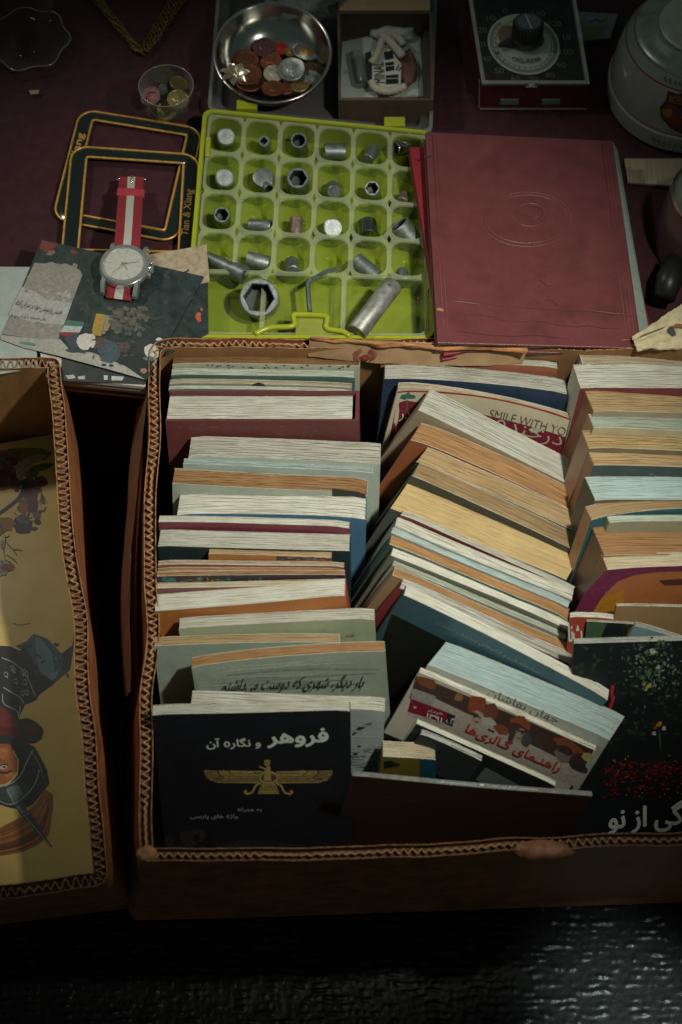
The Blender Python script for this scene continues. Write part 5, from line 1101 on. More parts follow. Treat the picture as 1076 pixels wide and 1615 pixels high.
def photo():
    it = []; r = random.Random(21); G = lambda c,*p: it.append(([zp(*a) for a in p], c)); B = lambda cx,cy,rx,ry,c,s=0,rot=0,j=0.2: it.append(([zp(*p) for p in blob(cx,cy,rx,ry,14,j,s,rot)], c))
    def inside(x, y):
        q = pc; X, Y = zp(x,y); return all((q[(i+1)%4][0]-q[i][0])*(Y-q[i][1])-(q[(i+1)%4][1]-q[i][1])*(X-q[i][0]) > 8 for i in range(4))
    for i in range(90):
        x, y = r.uniform(330,1030), r.uniform(60,600)
        if inside(x,y): B(x,y,r.uniform(8,34),r.uniform(5,16),r.choice([(0.026,0.038,0.036),(0.020,0.030,0.030),(0.032,0.042,0.039)]),i,r.uniform(0,180),0.5)
    G((0.16,0.028,0.015),(216,-4),(300,18),(250,60),(205,40)); B(262,62,26,12,(0.16,0.11,0.10),3,-20); G((0.22,0.03,0.02),(370,45),(400,55),(385,68),(362,60))
    G((0.25,0.225,0.20),(178,112),(230,116),(268,108),(300,122),(340,115),(380,135),(412,150),(424,175),(300,505),(290,520),(10,478),(90,300))
    G((0.36,0.36,0.33),(115,235),(180,262),(240,300),(370,320),(330,430),(180,420),(45,380),(75,310))
    for i in range(70):
        x, y = r.uniform(40,400), r.uniform(125,500)
        if x < 420-(y-150)*0.36-14 and x > 165-(y-130)*0.42+16: B(x,y,r.uniform(6,20),r.uniform(4,12),r.choice([(0.30,0.26,0.225),(0.22,0.20,0.18),(0.27,0.22,0.195)]) if not 260 < y < 420 else (0.34,0.35,0.32),i,r.uniform(0,180),0.4)
    G((0.34,0.325,0.29),(4,482),(200,505),(310,505),(360,560),(480,575),(640,640),(745,712),(560,660),(300,590),(120,548),(4,506))
    B(150,530,45,10,(0.10,0.20,0.19),4,10)
    # flags, men
    G((0.05,0.14,0.10),(345,405),(435,418),(425,445),(325,440)); G((0.38,0.42,0.40),(330,435),(425,440),(410,470),(310,470)); G((0.20,0.02,0.025),(310,468),(412,470),(400,498),(330,490),(300,480))
    G((0.36,0.22,0.035),(495,372),(545,380),(520,490),(468,480)); G((0.30,0.19,0.05),(565,390),(585,395),(555,460),(530,470)); G((0.20,0.22,0.20),(545,380),(565,385),(540,470),(525,480))
    for i in range(60): 
        x, y = r.uniform(560,760), r.uniform(340,480); B(x,y,r.uniform(8,22),r.uniform(6,14),r.choice([(0.09,0.085,0.06),(0.11,0.10,0.075),(0.07,0.075,0.06)]),i,0,0.4)
    G((0.035,0.05,0.07),(330,500),(400,470),(450,540),(440,580),(380,570)); B(385,560,45,16,(0.03,0.04,0.045),1); B(440,515,46,42,(0.55,0.53,0.47),2,-30,0.12); B(475,515,18,34,(0.50,0.48,0.43),3); B(462,468,18,12,(0.02,0.02,0.02),4)
    B(560,565,58,56,(0.045,0.075,0.095),5); B(590,500,24,14,(0.03,0.03,0.03),6); B(515,520,24,30,(0.09,0.045,0.04),7); B(700,600,85,62,(0.015,0.018,0.02),8); B(640,545,30,30,(0.08,0.045,0.04),9); B(740,540,40,40,(0.03,0.03,0.03),10)
    B(780,568,36,42,(0.52,0.52,0.47),11,-20,0.12); B(772,605,34,12,(0.10,0.14,0.16),12); B(820,515,22,14,(0.03,0.03,0.03),13); B(820,506,18,9,(0.5,0.5,0.46),14); B(740,668,16,14,(0.30,0.17,0.14),15)
    B(535,637,14,7,(0.02,0.025,0.025),16); B(572,640,13,7,(0.02,0.025,0.025),17); B(530,470,14,10,(0.25,0.16,0.13),18)
    for i in range(40): B(r.uniform(480,730),r.uniform(500,600),r.uniform(4,12),r.uniform(3,8),r.choice([(0.14,0.07,0.06),(0.03,0.03,0.035),(0.06,0.08,0.09)]),i,0,0.5)
    ink('photo_print', it, lambda x,y,l: P(x,y,PZ+0.004+l*0.5), ph, base=0.01)
photo()
HAND = mat('handwriting_ink', (0.07,0.085,0.09), 0.6)
for body, l_, r_, h_ in (('هستی و نیستی خود در سر آن داده', zp(88,316), zp(322,368), 0.95), ('برای همیشه با یاد آن روزها', zp(58,384), zp(240,404), 0.42)):
    pl_, pr_ = P(*l_, PZ), P(*r_, PZ); u_ = (pr_-pl_).normalized(); v_ = Vector((-u_.y,u_.x,0)); m_ = (pl_+pr_)/2
    word('handwriting', body, lambda x,y,l: m_+u_*x+v_*y+Vector((0,0,0.04+l)), 0, 0, (pr_-pl_).length, h_, HAND, ph, shear=0.25, bold=0.004)

# ---- wristwatch
wc = P(196,419,1.0); wf = frame(wc, -9, 0)
watch = thing('wristwatch', 'steel wristwatch with silver dial on a red and white striped strap', 'watch', P(196,419,PZ))
RIB = mat('red_ribbon', (0.22,0.014,0.022), 0.8, var=0.15, scale=900, bump=0.6, bscale=2200); RIBW = mat('white_ribbon', (0.42,0.40,0.36), 0.8, var=0.12, scale=900, bump=0.6, bscale=2200)
KEEP = mat('keeper_red', (0.31,0.010,0.022), 0.6, var=0.1, scale=900, bump=0.3, bscale=2200)
part('case', lathe([(1.55,-1.1),(1.9,-0.85),(2.08,-0.35),(2.08,0.05),(1.95,0.15)],48), CHROME, watch, smooth=True, auto=35, tf=wf)
bz = part('bezel', lathe([(2.0,0.1),(2.06,0.2),(1.92,0.36),(1.72,0.38),(1.66,0.30),(1.66,0.16)],48,False,False), CHROME, watch, smooth=True, auto=35, tf=wf)
dl = part('dial', lathe([(1.68,0.14),(1.66,0.18),(0.01,0.181)],48,True,False), mat('silver_dial',(0.50,0.49,0.45),0.4,0.15,var=0.1,scale=600), watch, smooth=True, auto=40, tf=wf)
part('hour_markers', join(*[([frame((0,0,0),k*30)(p) for p in box(-0.055,0.055,1.12,1.50,0.19,0.23)[0]], box(0,1,0,1,0,1)[1]) for k in range(12)]), mat('marker_white',(0.75,0.74,0.70),0.25,0.5), dl, tf=wf)
for nm, ang, ln, wd, hz_ in (('minute_hand',145,1.35,0.10,0.26),('hour_hand',-140,0.75,0.12,0.24),('second_hand',-72,1.3,0.04,0.28)):
    part(nm, ([frame((0,0,0),ang)(p) for p in [(-wd/2,-0.25,hz_),(wd/2,-0.25,hz_),(wd*0.2,ln,hz_),(-wd*0.2,ln,hz_),(-wd/2,-0.25,hz_+0.03),(wd/2,-0.25,hz_+0.03),(wd*0.2,ln,hz_+0.03),(-wd*0.2,ln,hz_+0.03)]], box(0,1,0,1,0,1)[1] and [(3,2,1,0),(4,5,6,7),(0,1,5,4),(1,2,6,5),(2,3,7,6),(3,0,4,7)]), mat('hand_'+nm,(0.20,0.17,0.13) if 'second' in nm else (0.55,0.53,0.48),0.3,0.6), dl, tf=wf)
part('crystal', lathe([(1.66,0.34),(1.2,0.40),(0.01,0.42)],40,False,False), clear('watch_crystal',(0.98,0.99,0.98),0.0,0.03,(0.1,0.1,0.1),0.5), watch, smooth=True, tf=wf)
cr = lathe([(0.30,0),(0.33,0.05),(0.33,0.35),(0.26,0.42)],14); part('crown', cr, CHROME, watch, smooth=True, auto=35, tf=lambda v: wf((2.02+v[2], v[0]+0.1, v[1]-0.2)))
for dy in (-0.55,0.75): part('crown_guard', box(1.85,2.35,dy-0.18,dy+0.18,-0.45,0.1), CHROME, watch, bevel=0.1, tf=wf)
for sx in (-1,1):
    for sy in (-1,1):
        rings = [[(sx*(x+0.0),sy*y,zz) for x,zz in ((x0,z0),(x0+0.42,z0),(x0+0.38,z1),(x0+0.04,z1))] for x0,y,z0,z1 in ((1.15,1.3,-0.6,0.1),(1.2,1.9,-0.7,0.05),(1.15,2.4,-0.85,-0.25),(1.12,2.6,-0.9,-0.5))]
        part('lug', loops(rings, True, True), CHROME, watch, smooth=True, auto=30, tf=wf)
    
def strap(name, pts, wd, th, m, x0=-1, x1=1):
    c = spline(pts, 8); V = []; F = []; mth = len(c)
    for k in range(mth):
        t = (c[min(k+1,mth-1)]-c[max(k-1,0)]).normalized(); sd = t.cross(Vector((0,0,1))).normalized(); up = sd.cross(t)
        for s_, h_ in ((x0,0),(x1,0),(x1,1),(x0,1)): V.append(c[k]+sd*s_*wd/2+up*(th*h_))
    for k in range(mth-1):
        for i in range(4): j = (i+1)%4; F.append((k*4+i,k*4+j,k*4+4+j,k*4+4+i))
    F += [(3,2,1,0),tuple(range((mth-1)*4,mth*4))]
    return part(name,(V,F),m,watch,smooth=True,auto=40)
up_ = [P(200,396,0.7),P(202,375,0.75),P(204,345,0.1),P(206,315,-1.1),P(207,292,-2.0),P(208,281,-2.15)]
strap('strap', up_, 2.15, 0.16, RIB); strap('white_stripe', [p+Vector((0,0,0.012)) for p in up_], 2.15, 0.165, RIBW, -0.30, 0.30)
kp = P(207,306,-1.35); part('strap_keeper', box(-1.22,1.22,-0.42,0.42,-0.05,0.36), KEEP, watch, bevel=0.12, tf=frame(kp,-5,13))
for s_ in (-1,1): a = P(208,284,-2.05); part('spring_pin', tube([a+Vector((s_*1.05,0,0.1)),a+Vector((s_*1.28,0.0,0.1))],0.07,8), CHROME, watch, smooth=True)
a = P(208,287,-1.92); part('buckle_tongue', tube([a+Vector((0,-0.3,0.12)),a+Vector((0,0.25,0.14)),a+Vector((0,0.75,0.02))],[0.05,0.08,0.05],8), CHROME, watch, smooth=True)
part('strap', box(-1.08,1.08,-2.75,-1.75,-0.09,0.07), RIB, watch, bevel=0.05, tf=lambda v: wf((v[0], v[1], v[2]-0.55+(v[1]+1.75)*0.45)))
part('white_stripe', box(-0.36,0.36,-2.76,-1.75,0.02,0.085), RIBW, watch, tf=lambda v: wf((v[0], v[1], v[2]-0.55+(v[1]+1.75)*0.45)))

DIM_INK = mat('dim_ink',(0.11,0.12,0.11),0.6)
# ---- cyclic timer
tz = -0.2
tTL, tTR, tBR, tBL = P(738,-22,tz+1.6), P(903,-22,tz+1.6), P(928,131,tz), P(762,131,tz)
timer = thing('timer', 'chrome-cased timer with a round white dial and ribbed knob', 'timer', (tTL+tBR)/2+Vector((0,0,-3.2)))
def tq(x, y, l): return tTL.lerp(tTR, x).lerp(tBL.lerp(tBR, x), y)+Vector((0,-0.12,0.99))*l
TCHR = mat('timer_chrome', (0.45,0.46,0.43), 0.3, 0.7, var=0.2, scale=60)
def tring(i, l): return [tq(x,y,l) for x,y in ((i,i),(1-i,i),(1-i,1-i),(i,1-i))]
dn_ = Vector((0,0,-3.2))
base4 = [Vector((p.x,p.y,ZT+0.1)) for p in (tTL,tTR,tBR+Vector((0.1,-0.2,0)),tBL+Vector((-0.1,-0.2,0)))]
body_m = mat('maroon_timer_side',(0.075,0.014,0.018),0.4,var=0.3,scale=80)
part('housing', loops([base4, tring(0.012,-0.05), tring(0.05,-0.02)], True, True), None, timer, mats=[body_m])
part('chrome_bezel', loops([tring(-0.010,-0.25), tring(-0.012,0.06), tring(0.022,0.07), tring(0.03,-0.06)]), TCHR, timer)
part('face_plate', ([tq(x,y,0.02) for x,y in ((0.04,0.04),(0.96,0.04),(0.96,0.96),(0.04,0.96))], [(3,2,1,0)]), mat('timer_face',(0.028,0.030,0.027),0.7,var=0.3,scale=90,spec=0.15), timer)
part('foot_trim', tube([base4[3]+Vector((0,-0.05,0.05)), base4[2]+Vector((0,-0.05,0.05))],0.07,6), TCHR, timer)
part('side_trim', tube([base4[3]+Vector((-0.08,0,0.1)), tq(-0.03,0.97,0)],0.06,6), TCHR, timer)
part('top_trim', tube([tq(0.13,0.13,0.1), tq(0.86,0.13,0.1)],0.06,6), TCHR, timer)
for x in (0.27,0.66): a = base4[3].lerp(base4[2],x); part('slot', box(a.x-0.85,a.x+0.85,a.y-0.06,a.y+0.2,a.z+0.55,a.z+1.25), mat('slot_grey',(0.13,0.16,0.14),0.5), timer, bevel=0.1)
def tpx(px, py):
    """timer-face coordinates (0..1) under a photo position"""
    x, y = 0.5, 0.5
    for _ in range(20):
        q = proj(tq(x,y,0.05)); x += (px-q[0])/170; y += (py-q[1])/155
    return x, y
dcx, dcy = tpx(826,70)
du = (tTR-tTL).length*0.5+(tBR-tBL).length*0.5; dv = (tBL-tTL).length
DR = 3.2
def dq(x, y, l): return tq(dcx+x/du, dcy-y/dv, l)
n = 60
part('dial', loops([[dq(DR*math.cos(2*math.pi*i/n),DR*math.sin(2*math.pi*i/n),h) for i in range(n)] for h in (0.03,0.09)], False, True), mat('dial_card',(0.42,0.45,0.37),0.5,var=0.1), timer)
itk = []
for k in range(140):
    a = math.radians(110+k*310/140*1.0); L_ = 0.55 if k % 5 == 0 else 0.33
    itk += S_(stroke([(math.cos(a)*(DR-0.18),math.sin(a)*(DR-0.18)),(math.cos(a)*(DR-0.18-L_),math.sin(a)*(DR-0.18-L_))],0.05),(0.03,0.035,0.03))
itk += S_(stroke([(DR*0.78*math.cos(2*math.pi*i/40),DR*0.78*math.sin(2*math.pi*i/40)) for i in range(41)],0.03,n=1),(0.05,0.05,0.045))
itk.append((blob(-1.15,0.75,1.05,1.25,16,0.03,1),(0.24,0.15,0.08)))
itk += S_(stroke([(-2.7,-0.75),(-2.35,-1.1)],0.12),(0.4,0.03,0.02))+S_(stroke([(-2.75,-1.05),(-2.3,-0.85)],0.1),(0.4,0.03,0.02))
ink('tick_marks', itk, lambda x,y,l: dq(x,y,0.08+l), timer)
for k, tx in enumerate(('0','10','20','30','40','50','60','70','80','90','100','110','120','140')):
    a = math.radians(108+24*k) if k < 13 else math.radians(62); word('numeral', tx, lambda x,y,l: dq(x,y,0.05+l), 3.95*math.cos(a)*0.97, 3.72*math.sin(a), 0.33*len(tx)+0.15, 0.55, DIM_INK, timer, fa=False)
word('dial_lettering','CYCL-FLEX®', lambda x,y,l: dq(x,y,0.2+l), 0.0, -1.85, 2.5, 0.45, BLACK_INK, timer, fa=False, arc=0.25, bold=0.02)
kf = frame(dq(0.35,0.45,0.1), 0, -9)
knob = part('knob', lathe([(1.5,0),(1.55,0.1),(1.35,0.4),(1.30,1.9),(1.24,2.0),(1.1,2.02),(1.08,1.96),(0.01,1.96)],40,True,False), mat('knob_black',(0.035,0.034,0.03),0.35,var=0.2), timer, smooth=True, auto=30, tf=kf)
part('ribs', join(*[([frame((0,0,0),k*12)(p) for p in box(1.28,1.40,-0.045,0.045,0.42,1.88)[0]], box(0,1,0,1,0,1)[1]) for k in range(30)]), mat('knob_rib',(0.05,0.048,0.042),0.35), knob, tf=kf)
part('knob_cap', lathe([(1.06,1.97),(1.06,2.02),(0.01,2.03)],36,True,False), mat('knob_cap_metal',(0.20,0.20,0.23),0.25,0.9,var=0.2,scale=300), knob, smooth=True, auto=30, tf=kf)
part('index_line', box(-0.03,0.03,-1.05,1.05,2.02,2.06), WHITE_INK, knob, tf=lambda v: kf(frame((0,0,0),12)(v)))
part('pointer', loops([[(x*1,y,zz) for x,y in ((-1.2,0.35),(-1.9,-0.3),(-2.65,-0.95),(-2.5,-1.2),(-1.7,-0.95),(-0.6,-1.3))] for zz in (0.05,0.28)], True, True), mat('pointer_black',(0.02,0.02,0.018),0.35), knob, tf=kf)
lp = tq(0.46,1.01,0.0); part('latch', join(box(lp.x-0.5,lp.x+0.5,lp.y-0.25,lp.y+0.05,lp.z-0.25,lp.z-0.12), box(lp.x-0.5,lp.x-0.28,lp.y-0.2,lp.y+0.1,lp.z-0.15,lp.z+0.38), box(lp.x+0.28,lp.x+0.5,lp.y-0.2,lp.y+0.1,lp.z-0.15,lp.z+0.38)), CHROME, timer, bevel=0.04)

# ---- little carton with odds and ends
bz0, bz1 = ZT+0.25, -0.3
sb = thing('small_carton', 'small open brown carton holding a glass vial and a printed trinket', 'box', P(607,110,bz0))
c = [Vector((*Pz(*q, bz1),0)) for q in ((532,18),(682,18),(684,158),(534,158))]
BRN = mat('dull_brown_card',(0.085,0.052,0.035),0.75,var=0.2,scale=70,bump=0.2)
def wall(a, b_, th, z0, z1, m, nm='carton_side'):
    d = (b_-a).normalized(); nn = Vector((-d.y,d.x,0))*th
    part(nm, prism([(p.x,p.y) for p in (a,b_,b_+nn,a+nn)], z0, z1), m, sb)
wall(c[0],c[1],-0.25,bz0,bz1,BRN); wall(c[1],c[2],-0.25,bz0,bz1-0.02,BRN); wall(c[2],c[3],-0.25,bz0,bz1,BRN); wall(c[3],c[0],-0.25,bz0,bz1-0.02,BRN)
part('carton_base', prism([(p.x,p.y) for p in c][::-1], bz0-0.15, bz0), BRN, sb)
part('back_flap', loops([[Vector((p.x,p.y,z)) for p in (c[0]+Vector((0.2,0.05,0)),c[1]+Vector((-0.2,0.05,0)))]+[Vector((p.x,p.y,z)) for p in (c[1]+Vector((-0.2,3.6,0)),c[0]+Vector((0.2,3.6,0)))] for z in (bz1-0.05,bz1+0.08)], True, True), mat('kraft_flap',(0.36,0.23,0.13),0.7,var=0.12), sb)
PAPER = mat('greenish_paper',(0.40,0.44,0.39),0.6,var=0.08)
pz_ = bz0+0.1
o = part('paper_liner', prism([(p.x,p.y) for p in (P(540,66,pz_),P(662,40,pz_),P(668,152,pz_),P(536,154,pz_))][::-1], bz0+0.02, pz_), PAPER, loc=P(605,110,bz0)); prop(o,'greenish white paper lining the small carton','paper')
zs = lambda x, y: (520+x*0.1673, y*0.1672)
vz = pz_+0.7
vl = thing('glass_vial', 'clear glass vial with a pinched nib in the small carton', 'vial', P(*zs(265,650),pz_))
va, vb = P(*zs(245,500),vz), P(*zs(300,800),vz)
part('vial_body', tube([va,va.lerp(vb,0.04),va.lerp(vb,0.5),va.lerp(vb,0.96),vb],[0.45,0.62,0.62,0.62,0.4],24), clear('vial_glass',(0.80,0.84,0.80),0.16,0.08,(0.35,0.38,0.35),0.9), vl, smooth=True, auto=50)
part('nib', tube([P(*zs(200,668),vz),P(*zs(160,672),vz),P(*zs(130,672),vz)],[0.28,0.14,0.02],12), GLASS, vl, smooth=True)
part('liquid_core', tube([va.lerp(vb,0.15),va.lerp(vb,0.9)],[0.22,0.22],12), mat('vial_core',(0.24,0.26,0.23),0.2,0.6), vl, smooth=True)
tr = thing('printed_trinket', 'white toy label strip with black blocks reading MINAL', 'trinket', P(*zs(540,680),pz_))
tp = [zs(385,480),zs(560,440),zs(680,600),zs(670,830),zs(560,850),zs(400,800)]
part('white_body', prism([(p.x,p.y) for p in [P(x,y,pz_+0.9) for x,y in tp]][::-1], pz_+0.05, pz_+0.9), mat('trinket_white',(0.50,0.50,0.45),0.5), tr, bevel=0.1)
tk = lambda x,y,l: P(x,y,pz_+0.92+l)
ink('black_blocks',[([zs(510,490),zs(590,475),zs(605,550),zs(525,570)],(0.01,0.012,0.012)),([zs(522,590),zs(605,580),zs(612,660),zs(532,675)],(0.01,0.012,0.012)),([zs(530,710),zs(648,700),zs(650,790),zs(530,795)],(0.01,0.012,0.012)),([zs(335,500),zs(390,480),zs(400,640),zs(400,760),zs(350,760)],(0.015,0.02,0.02)),([zs(525,738),zs(650,734),zs(650,742),zs(525,746)],(0.4,0.4,0.36)),([zs(525,622),zs(610,612),zs(610,620),zs(525,630)],(0.4,0.4,0.36)),([zs(620,660),zs(650,610),zs(662,612),zs(632,668)],(0.02,0.02,0.02)),([zs(645,668),zs(668,630),zs(680,634),zs(655,674)],(0.02,0.02,0.02))],tk,tr)
q0, q1 = tk(*zs(472,785),0), tk(*zs(460,590),0); mid = (q0+q1)/2
word('block_lettering','MINAL', lambda x,y,l: Vector((mid.x,mid.y,pz_+0.95+l))+Vector((x,y,0)), 0,0,(q1-q0).length,0.95,BLACK_INK,tr,rot=93,fa=False,bold=0.01)
CORD = mat('off_white_cord',(0.46,0.42,0.34),0.8,var=0.15,scale=500,bump=0.8,bscale=900)
def cordo(label, pts, r, z):
    c = spline([P(*zs(*p), z) for p in pts], 8); rr_ = [r*(1+0.12*math.sin(i*2.1)) for i in range(len(c))]
    o = part('cord', tube(c, rr_, 10), CORD, loc=c[0], smooth=True); prop(o, label, 'cord', 'white cords in the small carton')
cordo('off-white cord curling along the near side of the trinket',[(395,770),(430,830),(520,860),(620,850),(715,815)],0.36,pz_+1.2)
cordo('off-white cord piece upright at the left of the trinket',[(490,380),(465,470),(430,550),(390,590)],0.32,pz_+1.3)
cordo('longest off-white cord slanting at the back of the trinket',[(490,330),(560,380),(630,460),(690,530)],0.38,pz_+1.3)
cordo('short off-white cord by the right wall of the small carton',[(600,330),(660,370),(700,420)],0.34,pz_+1.1)
o = part('cotton_tuft', lump(P(*zs(600,280),pz_+0.6),(1.9,1.3,0.6),4,amp=0.6), mat('cotton_white',(0.42,0.46,0.42),0.9,var=0.1,bump=0.5,bscale=300), loc=P(*zs(600,280),pz_), smooth=True); prop(o,'tuft of white cotton at the back of the small carton','cotton')
o = part('leather_tag', lump(P(*zs(740,640),pz_+0.4),(0.9,2.2,0.35),6,amp=0.4), mat('brown_leather',(0.12,0.06,0.035),0.6,var=0.3), loc=P(*zs(740,640),pz_), smooth=True); prop(o,'crumpled brown leather scrap at the right of the small carton','scrap')
o = part('grey_rag', lump(P(478,2,0.6),(3.0,1.9,0.9),9,amp=0.8), mat('grey_rag',(0.16,0.17,0.15),0.9,var=0.4,scale=150,bump=0.6,bscale=300), loc=P(478,2,0.0), smooth=True); prop(o,'crumpled grey rag behind the coin bowl','rag')

# ---- beer stein and neighbours at the right
CER = mat('white_glaze',(0.27,0.27,0.245),0.22,var=0.08,spec=0.5,coat=0.3); PEW = mat('pewter',(0.30,0.32,0.29),0.35,0.8,var=0.25,scale=90); PEWL = mat('pewter_lid_top',(0.50,0.48,0.38),0.5,0.5,var=0.15,scale=120)
q = P(1090,249,ZT); sx_, sy_ = q.x, q.y+7.2
SPROF = [(6.9,0.0),(7.1,0.2),(7.1,1.9),(6.9,2.1),(6.95,2.6),(6.7,4.5),(6.3,6.6),(6.05,7.1),(5.6,7.9)]
stein = thing('beer_stein', 'white ceramic stein with red bands, crest and pewter lid', 'stein', (sx_,sy_,ZT))
sfm = lambda v: Vector((sx_+v[0], sy_+v[1], ZT+0.3+v[2]))
RB = mat('red_band_glaze',(0.22,0.02,0.02),0.3)
part('body', lathe(SPROF,72), CER, stein, smooth=True, auto=40, tf=sfm)
for r_, z_ in ((6.9,2.08),(6.14,6.95)): part('red_band', lathe([(r_,z_-0.08),(r_+0.04,z_-0.05),(r_+0.04,z_+0.07),(r_,z_+0.1)],64,False,False), RB, stein, smooth=True, tf=sfm)
ld = part('lid', lathe([(5.5,7.75),(5.55,7.95),(5.4,8.2),(4.7,8.35),(4.3,8.4),(3.95,8.75),(3.6,8.8)],56,True,True), PEW, stein, smooth=True, auto=50, tf=sfm)
part('lid_disc', lathe([(3.45,8.7),(3.5,8.95),(3.35,9.1),(0.01,9.2)],48,True,False), PEWL, ld, smooth=True, auto=40, tf=sfm)
def onstein(x, y, l):     # x = degrees round the body from straight ahead, y = height
    for (r0,z0),(r1,z1) in zip(SPROF, SPROF[1:]):
        if z0 <= y <= z1: r_ = r0+(r1-r0)*(y-z0)/(z1-z0); break
    else: r_ = 6
    a = math.radians(x-90); return sfm(((r_+l)*math.cos(a), (r_+l)*math.sin(a), y))
def gridfill(items, dx, dy):
    out = []
    for poly, col in items:
        xs = [p[0] for p in poly]; ys = [p[1] for p in poly]; ny = int((max(ys)-min(ys))/dy)+1; nx = int((max(xs)-min(xs))/dx)+1
        for j in range(ny):
            for i in range(nx):
                x, y = min(xs)+i*dx, min(ys)+j*dy; cx, cy = x+dx/2, y+dy/2; ins = False
                for k in range(len(poly)):
                    (ax,ay),(bx,by) = poly[k-1], poly[k]
                    if (ay > cy) != (by > cy) and cx < (bx-ax)*(cy-ay)/(by-ay)+ax: ins = not ins
                if ins: out.append(([(x,y),(x+dx,y),(x+dx,y+dy),(x,y+dy)], col))
    return out
ink('crest', gridfill([([(-18,7.3),(-4,7.5),(14,7.4),(16,6.2),(19,5.2),(18,4.2),(10,3.2),(0,2.6),(-10,3.1),(-19,4.2),(-21,5.2),(-18,6.2)],(0.025,0.02,0.02)),([(-16,7.1),(13,7.2),(14,6.3),(-16,6.2)],(0.24,0.10,0.015)),([(-16,6.0),(14,6.1),(17,5.1),(16,4.3),(9,3.5),(0,2.9),(-9,3.4),(-17,4.3),(-18.5,5.2)],(0.17,0.03,0.015)),(blob(-14,4.9,4,0.5,8,0.3,1),(0.30,0.13,0.02)),(blob(0,5.3,6,0.8,10,0.4,2),(0.03,0.05,0.12)),(blob(3,4.5,5,0.6,10,0.4,3),(0.05,0.08,0.16)),(blob(8,5.6,5,0.3,8,0.3,4),(0.28,0.14,0.02)),(blob(-1,4.9,2.5,0.4,8,0.3,5),(0.2,0.2,0.18))],1.0,0.14)+S_(stroke([(-10,6.9),(-12,6.6),(-10,6.4),(-7,6.5)],0.15),(0.03,0.02,0.02))+S_(stroke([(-3,7.0),(-4,6.5),(0,6.5),(1,6.9)],0.15),(0.03,0.02,0.02)), lambda x,y,l: onstein(x-9, 2.5+(y-2.6)*0.875, l+0.01), stein)
mk = []; r = random.Random(2)
for k in range(9): x = -30+k*4.0; mk += S_(stroke([(x,0.75+r.uniform(0,0.2)),(x+1,1.2),(x+2,0.8),(x+2.6,1.15)],0.14),(0.03,0.03,0.03))
for k in range(12): x = -34+k*4.4; mk += S_(stroke([(x,7.25+r.uniform(0,0.1)),(x+1,7.6),(x+2.2,7.3),(x+3,7.55)],0.16),(0.03,0.03,0.03))
ink('gothic_lettering', mk, onstein, stein)
o = slab('wooden_board','pale wooden board under the white stein','board',((985,250),(1150,250),(1150,300),(990,287)),ZT+0.02,ZT+0.26,mat('pale_wood',(0.30,0.25,0.17),0.6,var=0.25,scale=60,stretch=(8,0.6,1)))
jx, jy = P(1118,395,ZT).x, P(1118,395,ZT).y; jf = lambda v: Vector((jx+v[0], jy+v[1], ZT+0.3+v[2]))
jar = thing('lidded_tankard', 'dark brown tankard with domed silver lid at the right edge', 'tankard', (jx,jy,ZT))
part('body', lathe([(4.3,0),(4.6,0.3),(4.7,4),(4.4,6.5),(4.2,7.2)],48), mat('brown_glaze',(0.070,0.035,0.030),0.3,var=0.2), jar, smooth=True, auto=40, tf=jf)
part('domed_lid', lathe([(4.2,7.1),(4.3,7.3),(4.1,7.8),(3.2,8.6),(1.6,9.1),(0.01,9.2)],48,True,False), mat('silver_dome',(0.45,0.45,0.37),0.22,0.95,var=0.1), jar, smooth=True, auto=40, tf=jf)
o = part('dark_bottle', tube([P(1048,470,-1.2),P(1056,440,-1.0),P(1066,410,-0.9)],[0.9,1.15,0.9],18), mat('dark_bottle_glass',(0.012,0.012,0.012),0.4,spec=0.3), loc=P(1052,455,ZT), smooth=True); prop(o,'nearly black glass bottle lying beside the red album','bottle')
# torn printed cloth at the right corner
V, F = [], []
cor = [(997,531),(1090,470),(1120,545),(1005,552)]
f_, W_, H_ = qmap(cor, 0.6)
for j in range(15):
    for i in range(25):
        p = f_(W_*i/24, H_*j/14); V.append(p+Vector((0.10*mnoise.noise((i*0.9,j*0.9,1)),0.12*mnoise.noise((i*0.8,j*0.8,5)),0.35*mnoise.noise((i*0.25,j*0.3,2)))))
for j in range(14):
    for i in range(24): F.append((j*25+i,(j+1)*25+i,(j+1)*25+i+1,j*25+i+1))
V2 = [v-Vector((0,0,0.12)) for v in V]; nV = len(V); F += [tuple(reversed([k+nV for k in q])) for q in F]
rg = prop(part('printed_rag', (V+V2,F), mat('cream_print_cloth',(0.46,0.39,0.24),0.85,var=0.25,scale=140,bump=0.5,bscale=700), loc=V[180], smooth=True),'frayed cream printed cloth at the right corner behind the carton','cloth')
it = [(blob(1060,522,7,7,9,0.4,1),(0.06,0.06,0.05)),(blob(1071,514,7,4,9,0.4,2),(0.26,0.10,0.04))]
for k in range(10): it += S_(stroke([(1008+k*4,532-k*1.5),(1014+k*4,528-k*1.5)],1.1),(0.10,0.09,0.06))
ink('rag_print', it, lambda x,y,l: P(x,y,0.85+l), rg)

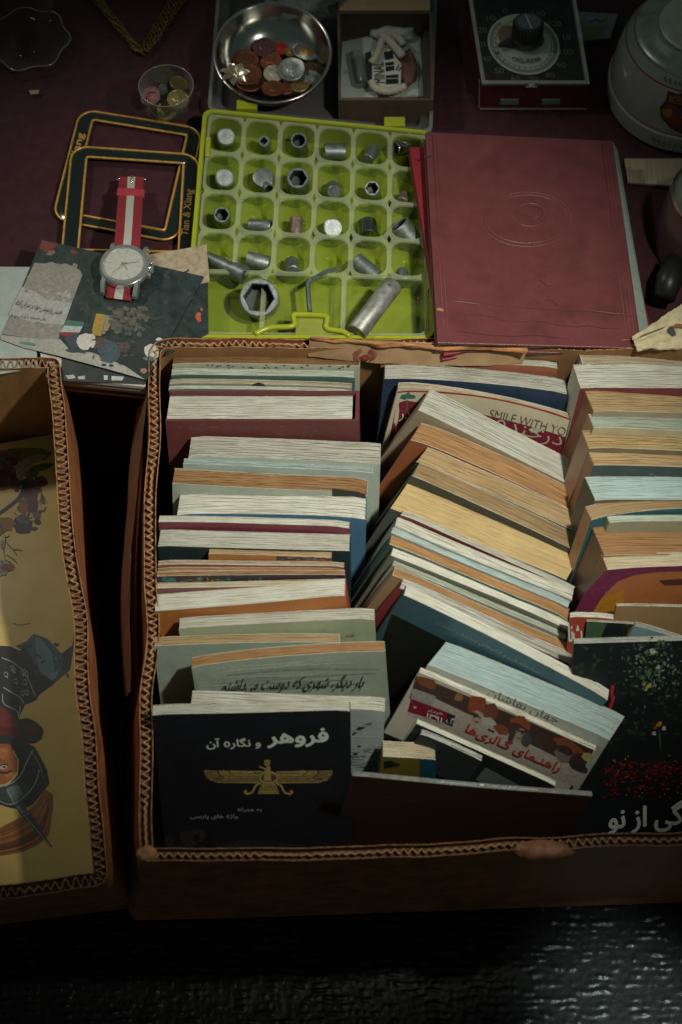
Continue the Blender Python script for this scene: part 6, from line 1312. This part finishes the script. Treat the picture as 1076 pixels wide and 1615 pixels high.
# ---- glassware and braid at the top left
def scallop(label, px, py, r, base_z, h, n=96, lob=7):
    c = P(px, py, base_z); root = thing('glass_dish', label, 'glassware', c, 'scalloped glassware on the cloth')
    def ring(rad, z, am): return [(c.x+(rad*(1+am*math.cos(lob*2*math.pi*i/n)))*math.cos(2*math.pi*i/n), c.y+(rad*(1+am*math.cos(lob*2*math.pi*i/n)))*math.sin(2*math.pi*i/n), c.z+z) for i in range(n)]
    part('foot', loops([ring(r,0.9,0.06), ring(r*0.85,0.45,0.05), ring(r*0.5,0.25,0.02), ring(r*0.3,0.6,0), ring(r*0.28,h*0.5,0), ring(r*0.6,h,0.03), ring(r*0.75,h+2,0.05)]), clear('tinted_glass',(0.80,0.78,0.76),0.05,0.08,(0.16,0.15,0.14),0.9), root, smooth=True)
    rm_ = ring(r*1.0,0.92,0.06); part('rim_bead', tube(rm_+[rm_[0]],0.06,6,False), mat('glass_rim_bead',(0.28,0.26,0.25),0.15,0.4), root, smooth=True)
scallop('smoky scalloped glass dish at the far top left corner', 46, 72, 3.7, ZT+0.1, 3.5)
scallop('scalloped glass dish behind the gold braid', 225, -42, 3.4, ZT+0.1, 3.0)
BRAID = mat('gold_braid',(0.16,0.10,0.025),0.45,0.6,var=0.6,scale=500,bump=0.8,bscale=700)
r = random.Random(4); V, F = [], []
for a, b_ in (((138,-20),(222,84)),((292,-20),(226,82))):
    for s in range(7):
        pts = []
        for k in range(14):
            t = k/13; x = a[0]+(b_[0]-a[0])*t; y = a[1]+(b_[1]-a[1])*t; o_ = 13*math.sin(t*16+s*0.9)*(1-0.35*t); pts.append(P(x+o_,y+o_*0.3+r.uniform(-2,2),ZT+0.4+0.2*math.cos(t*16+s*0.9)))
        v, q = tube(pts, 0.07, 5); n0 = len(V); V += v; F += [tuple(i+n0 for i in g) for g in q]
prop(part('gold_braid', (V,F), BRAID, loc=P(222,84,ZT), smooth=True),'tarnished gold braid laid in a V on the cloth','braid')
o = part('paper_chip', prism([(p.x,p.y) for p in (P(46,142,ZT+0.4),P(62,141,ZT+0.4),P(60,147,ZT+0.4),P(48,148,ZT+0.4))][::-1],ZT+0.3,ZT+0.36), mat('chip',(0.28,0.24,0.18),0.6), loc=P(54,145,ZT+0.3)); prop(o,'tiny pale paper chip on the maroon cloth','paper chip')
pk = slab('packet','yellow and grey packet lying behind the timer','packet',((905,18),(975,22),(962,60),(900,66)),ZT+0.1,ZT+0.6,mat('grey_packet',(0.13,0.15,0.14),0.5))
ink('packet_print',[([(904,44),(955,40),(948,58),(904,64)],(0.16,0.13,0.015))]+S_(stroke([(930,36),(940,30),(948,34),(958,28)],2),(0.04,0.05,0.08)), lambda x,y,l: P(x,y,ZT+0.61+l), pk)
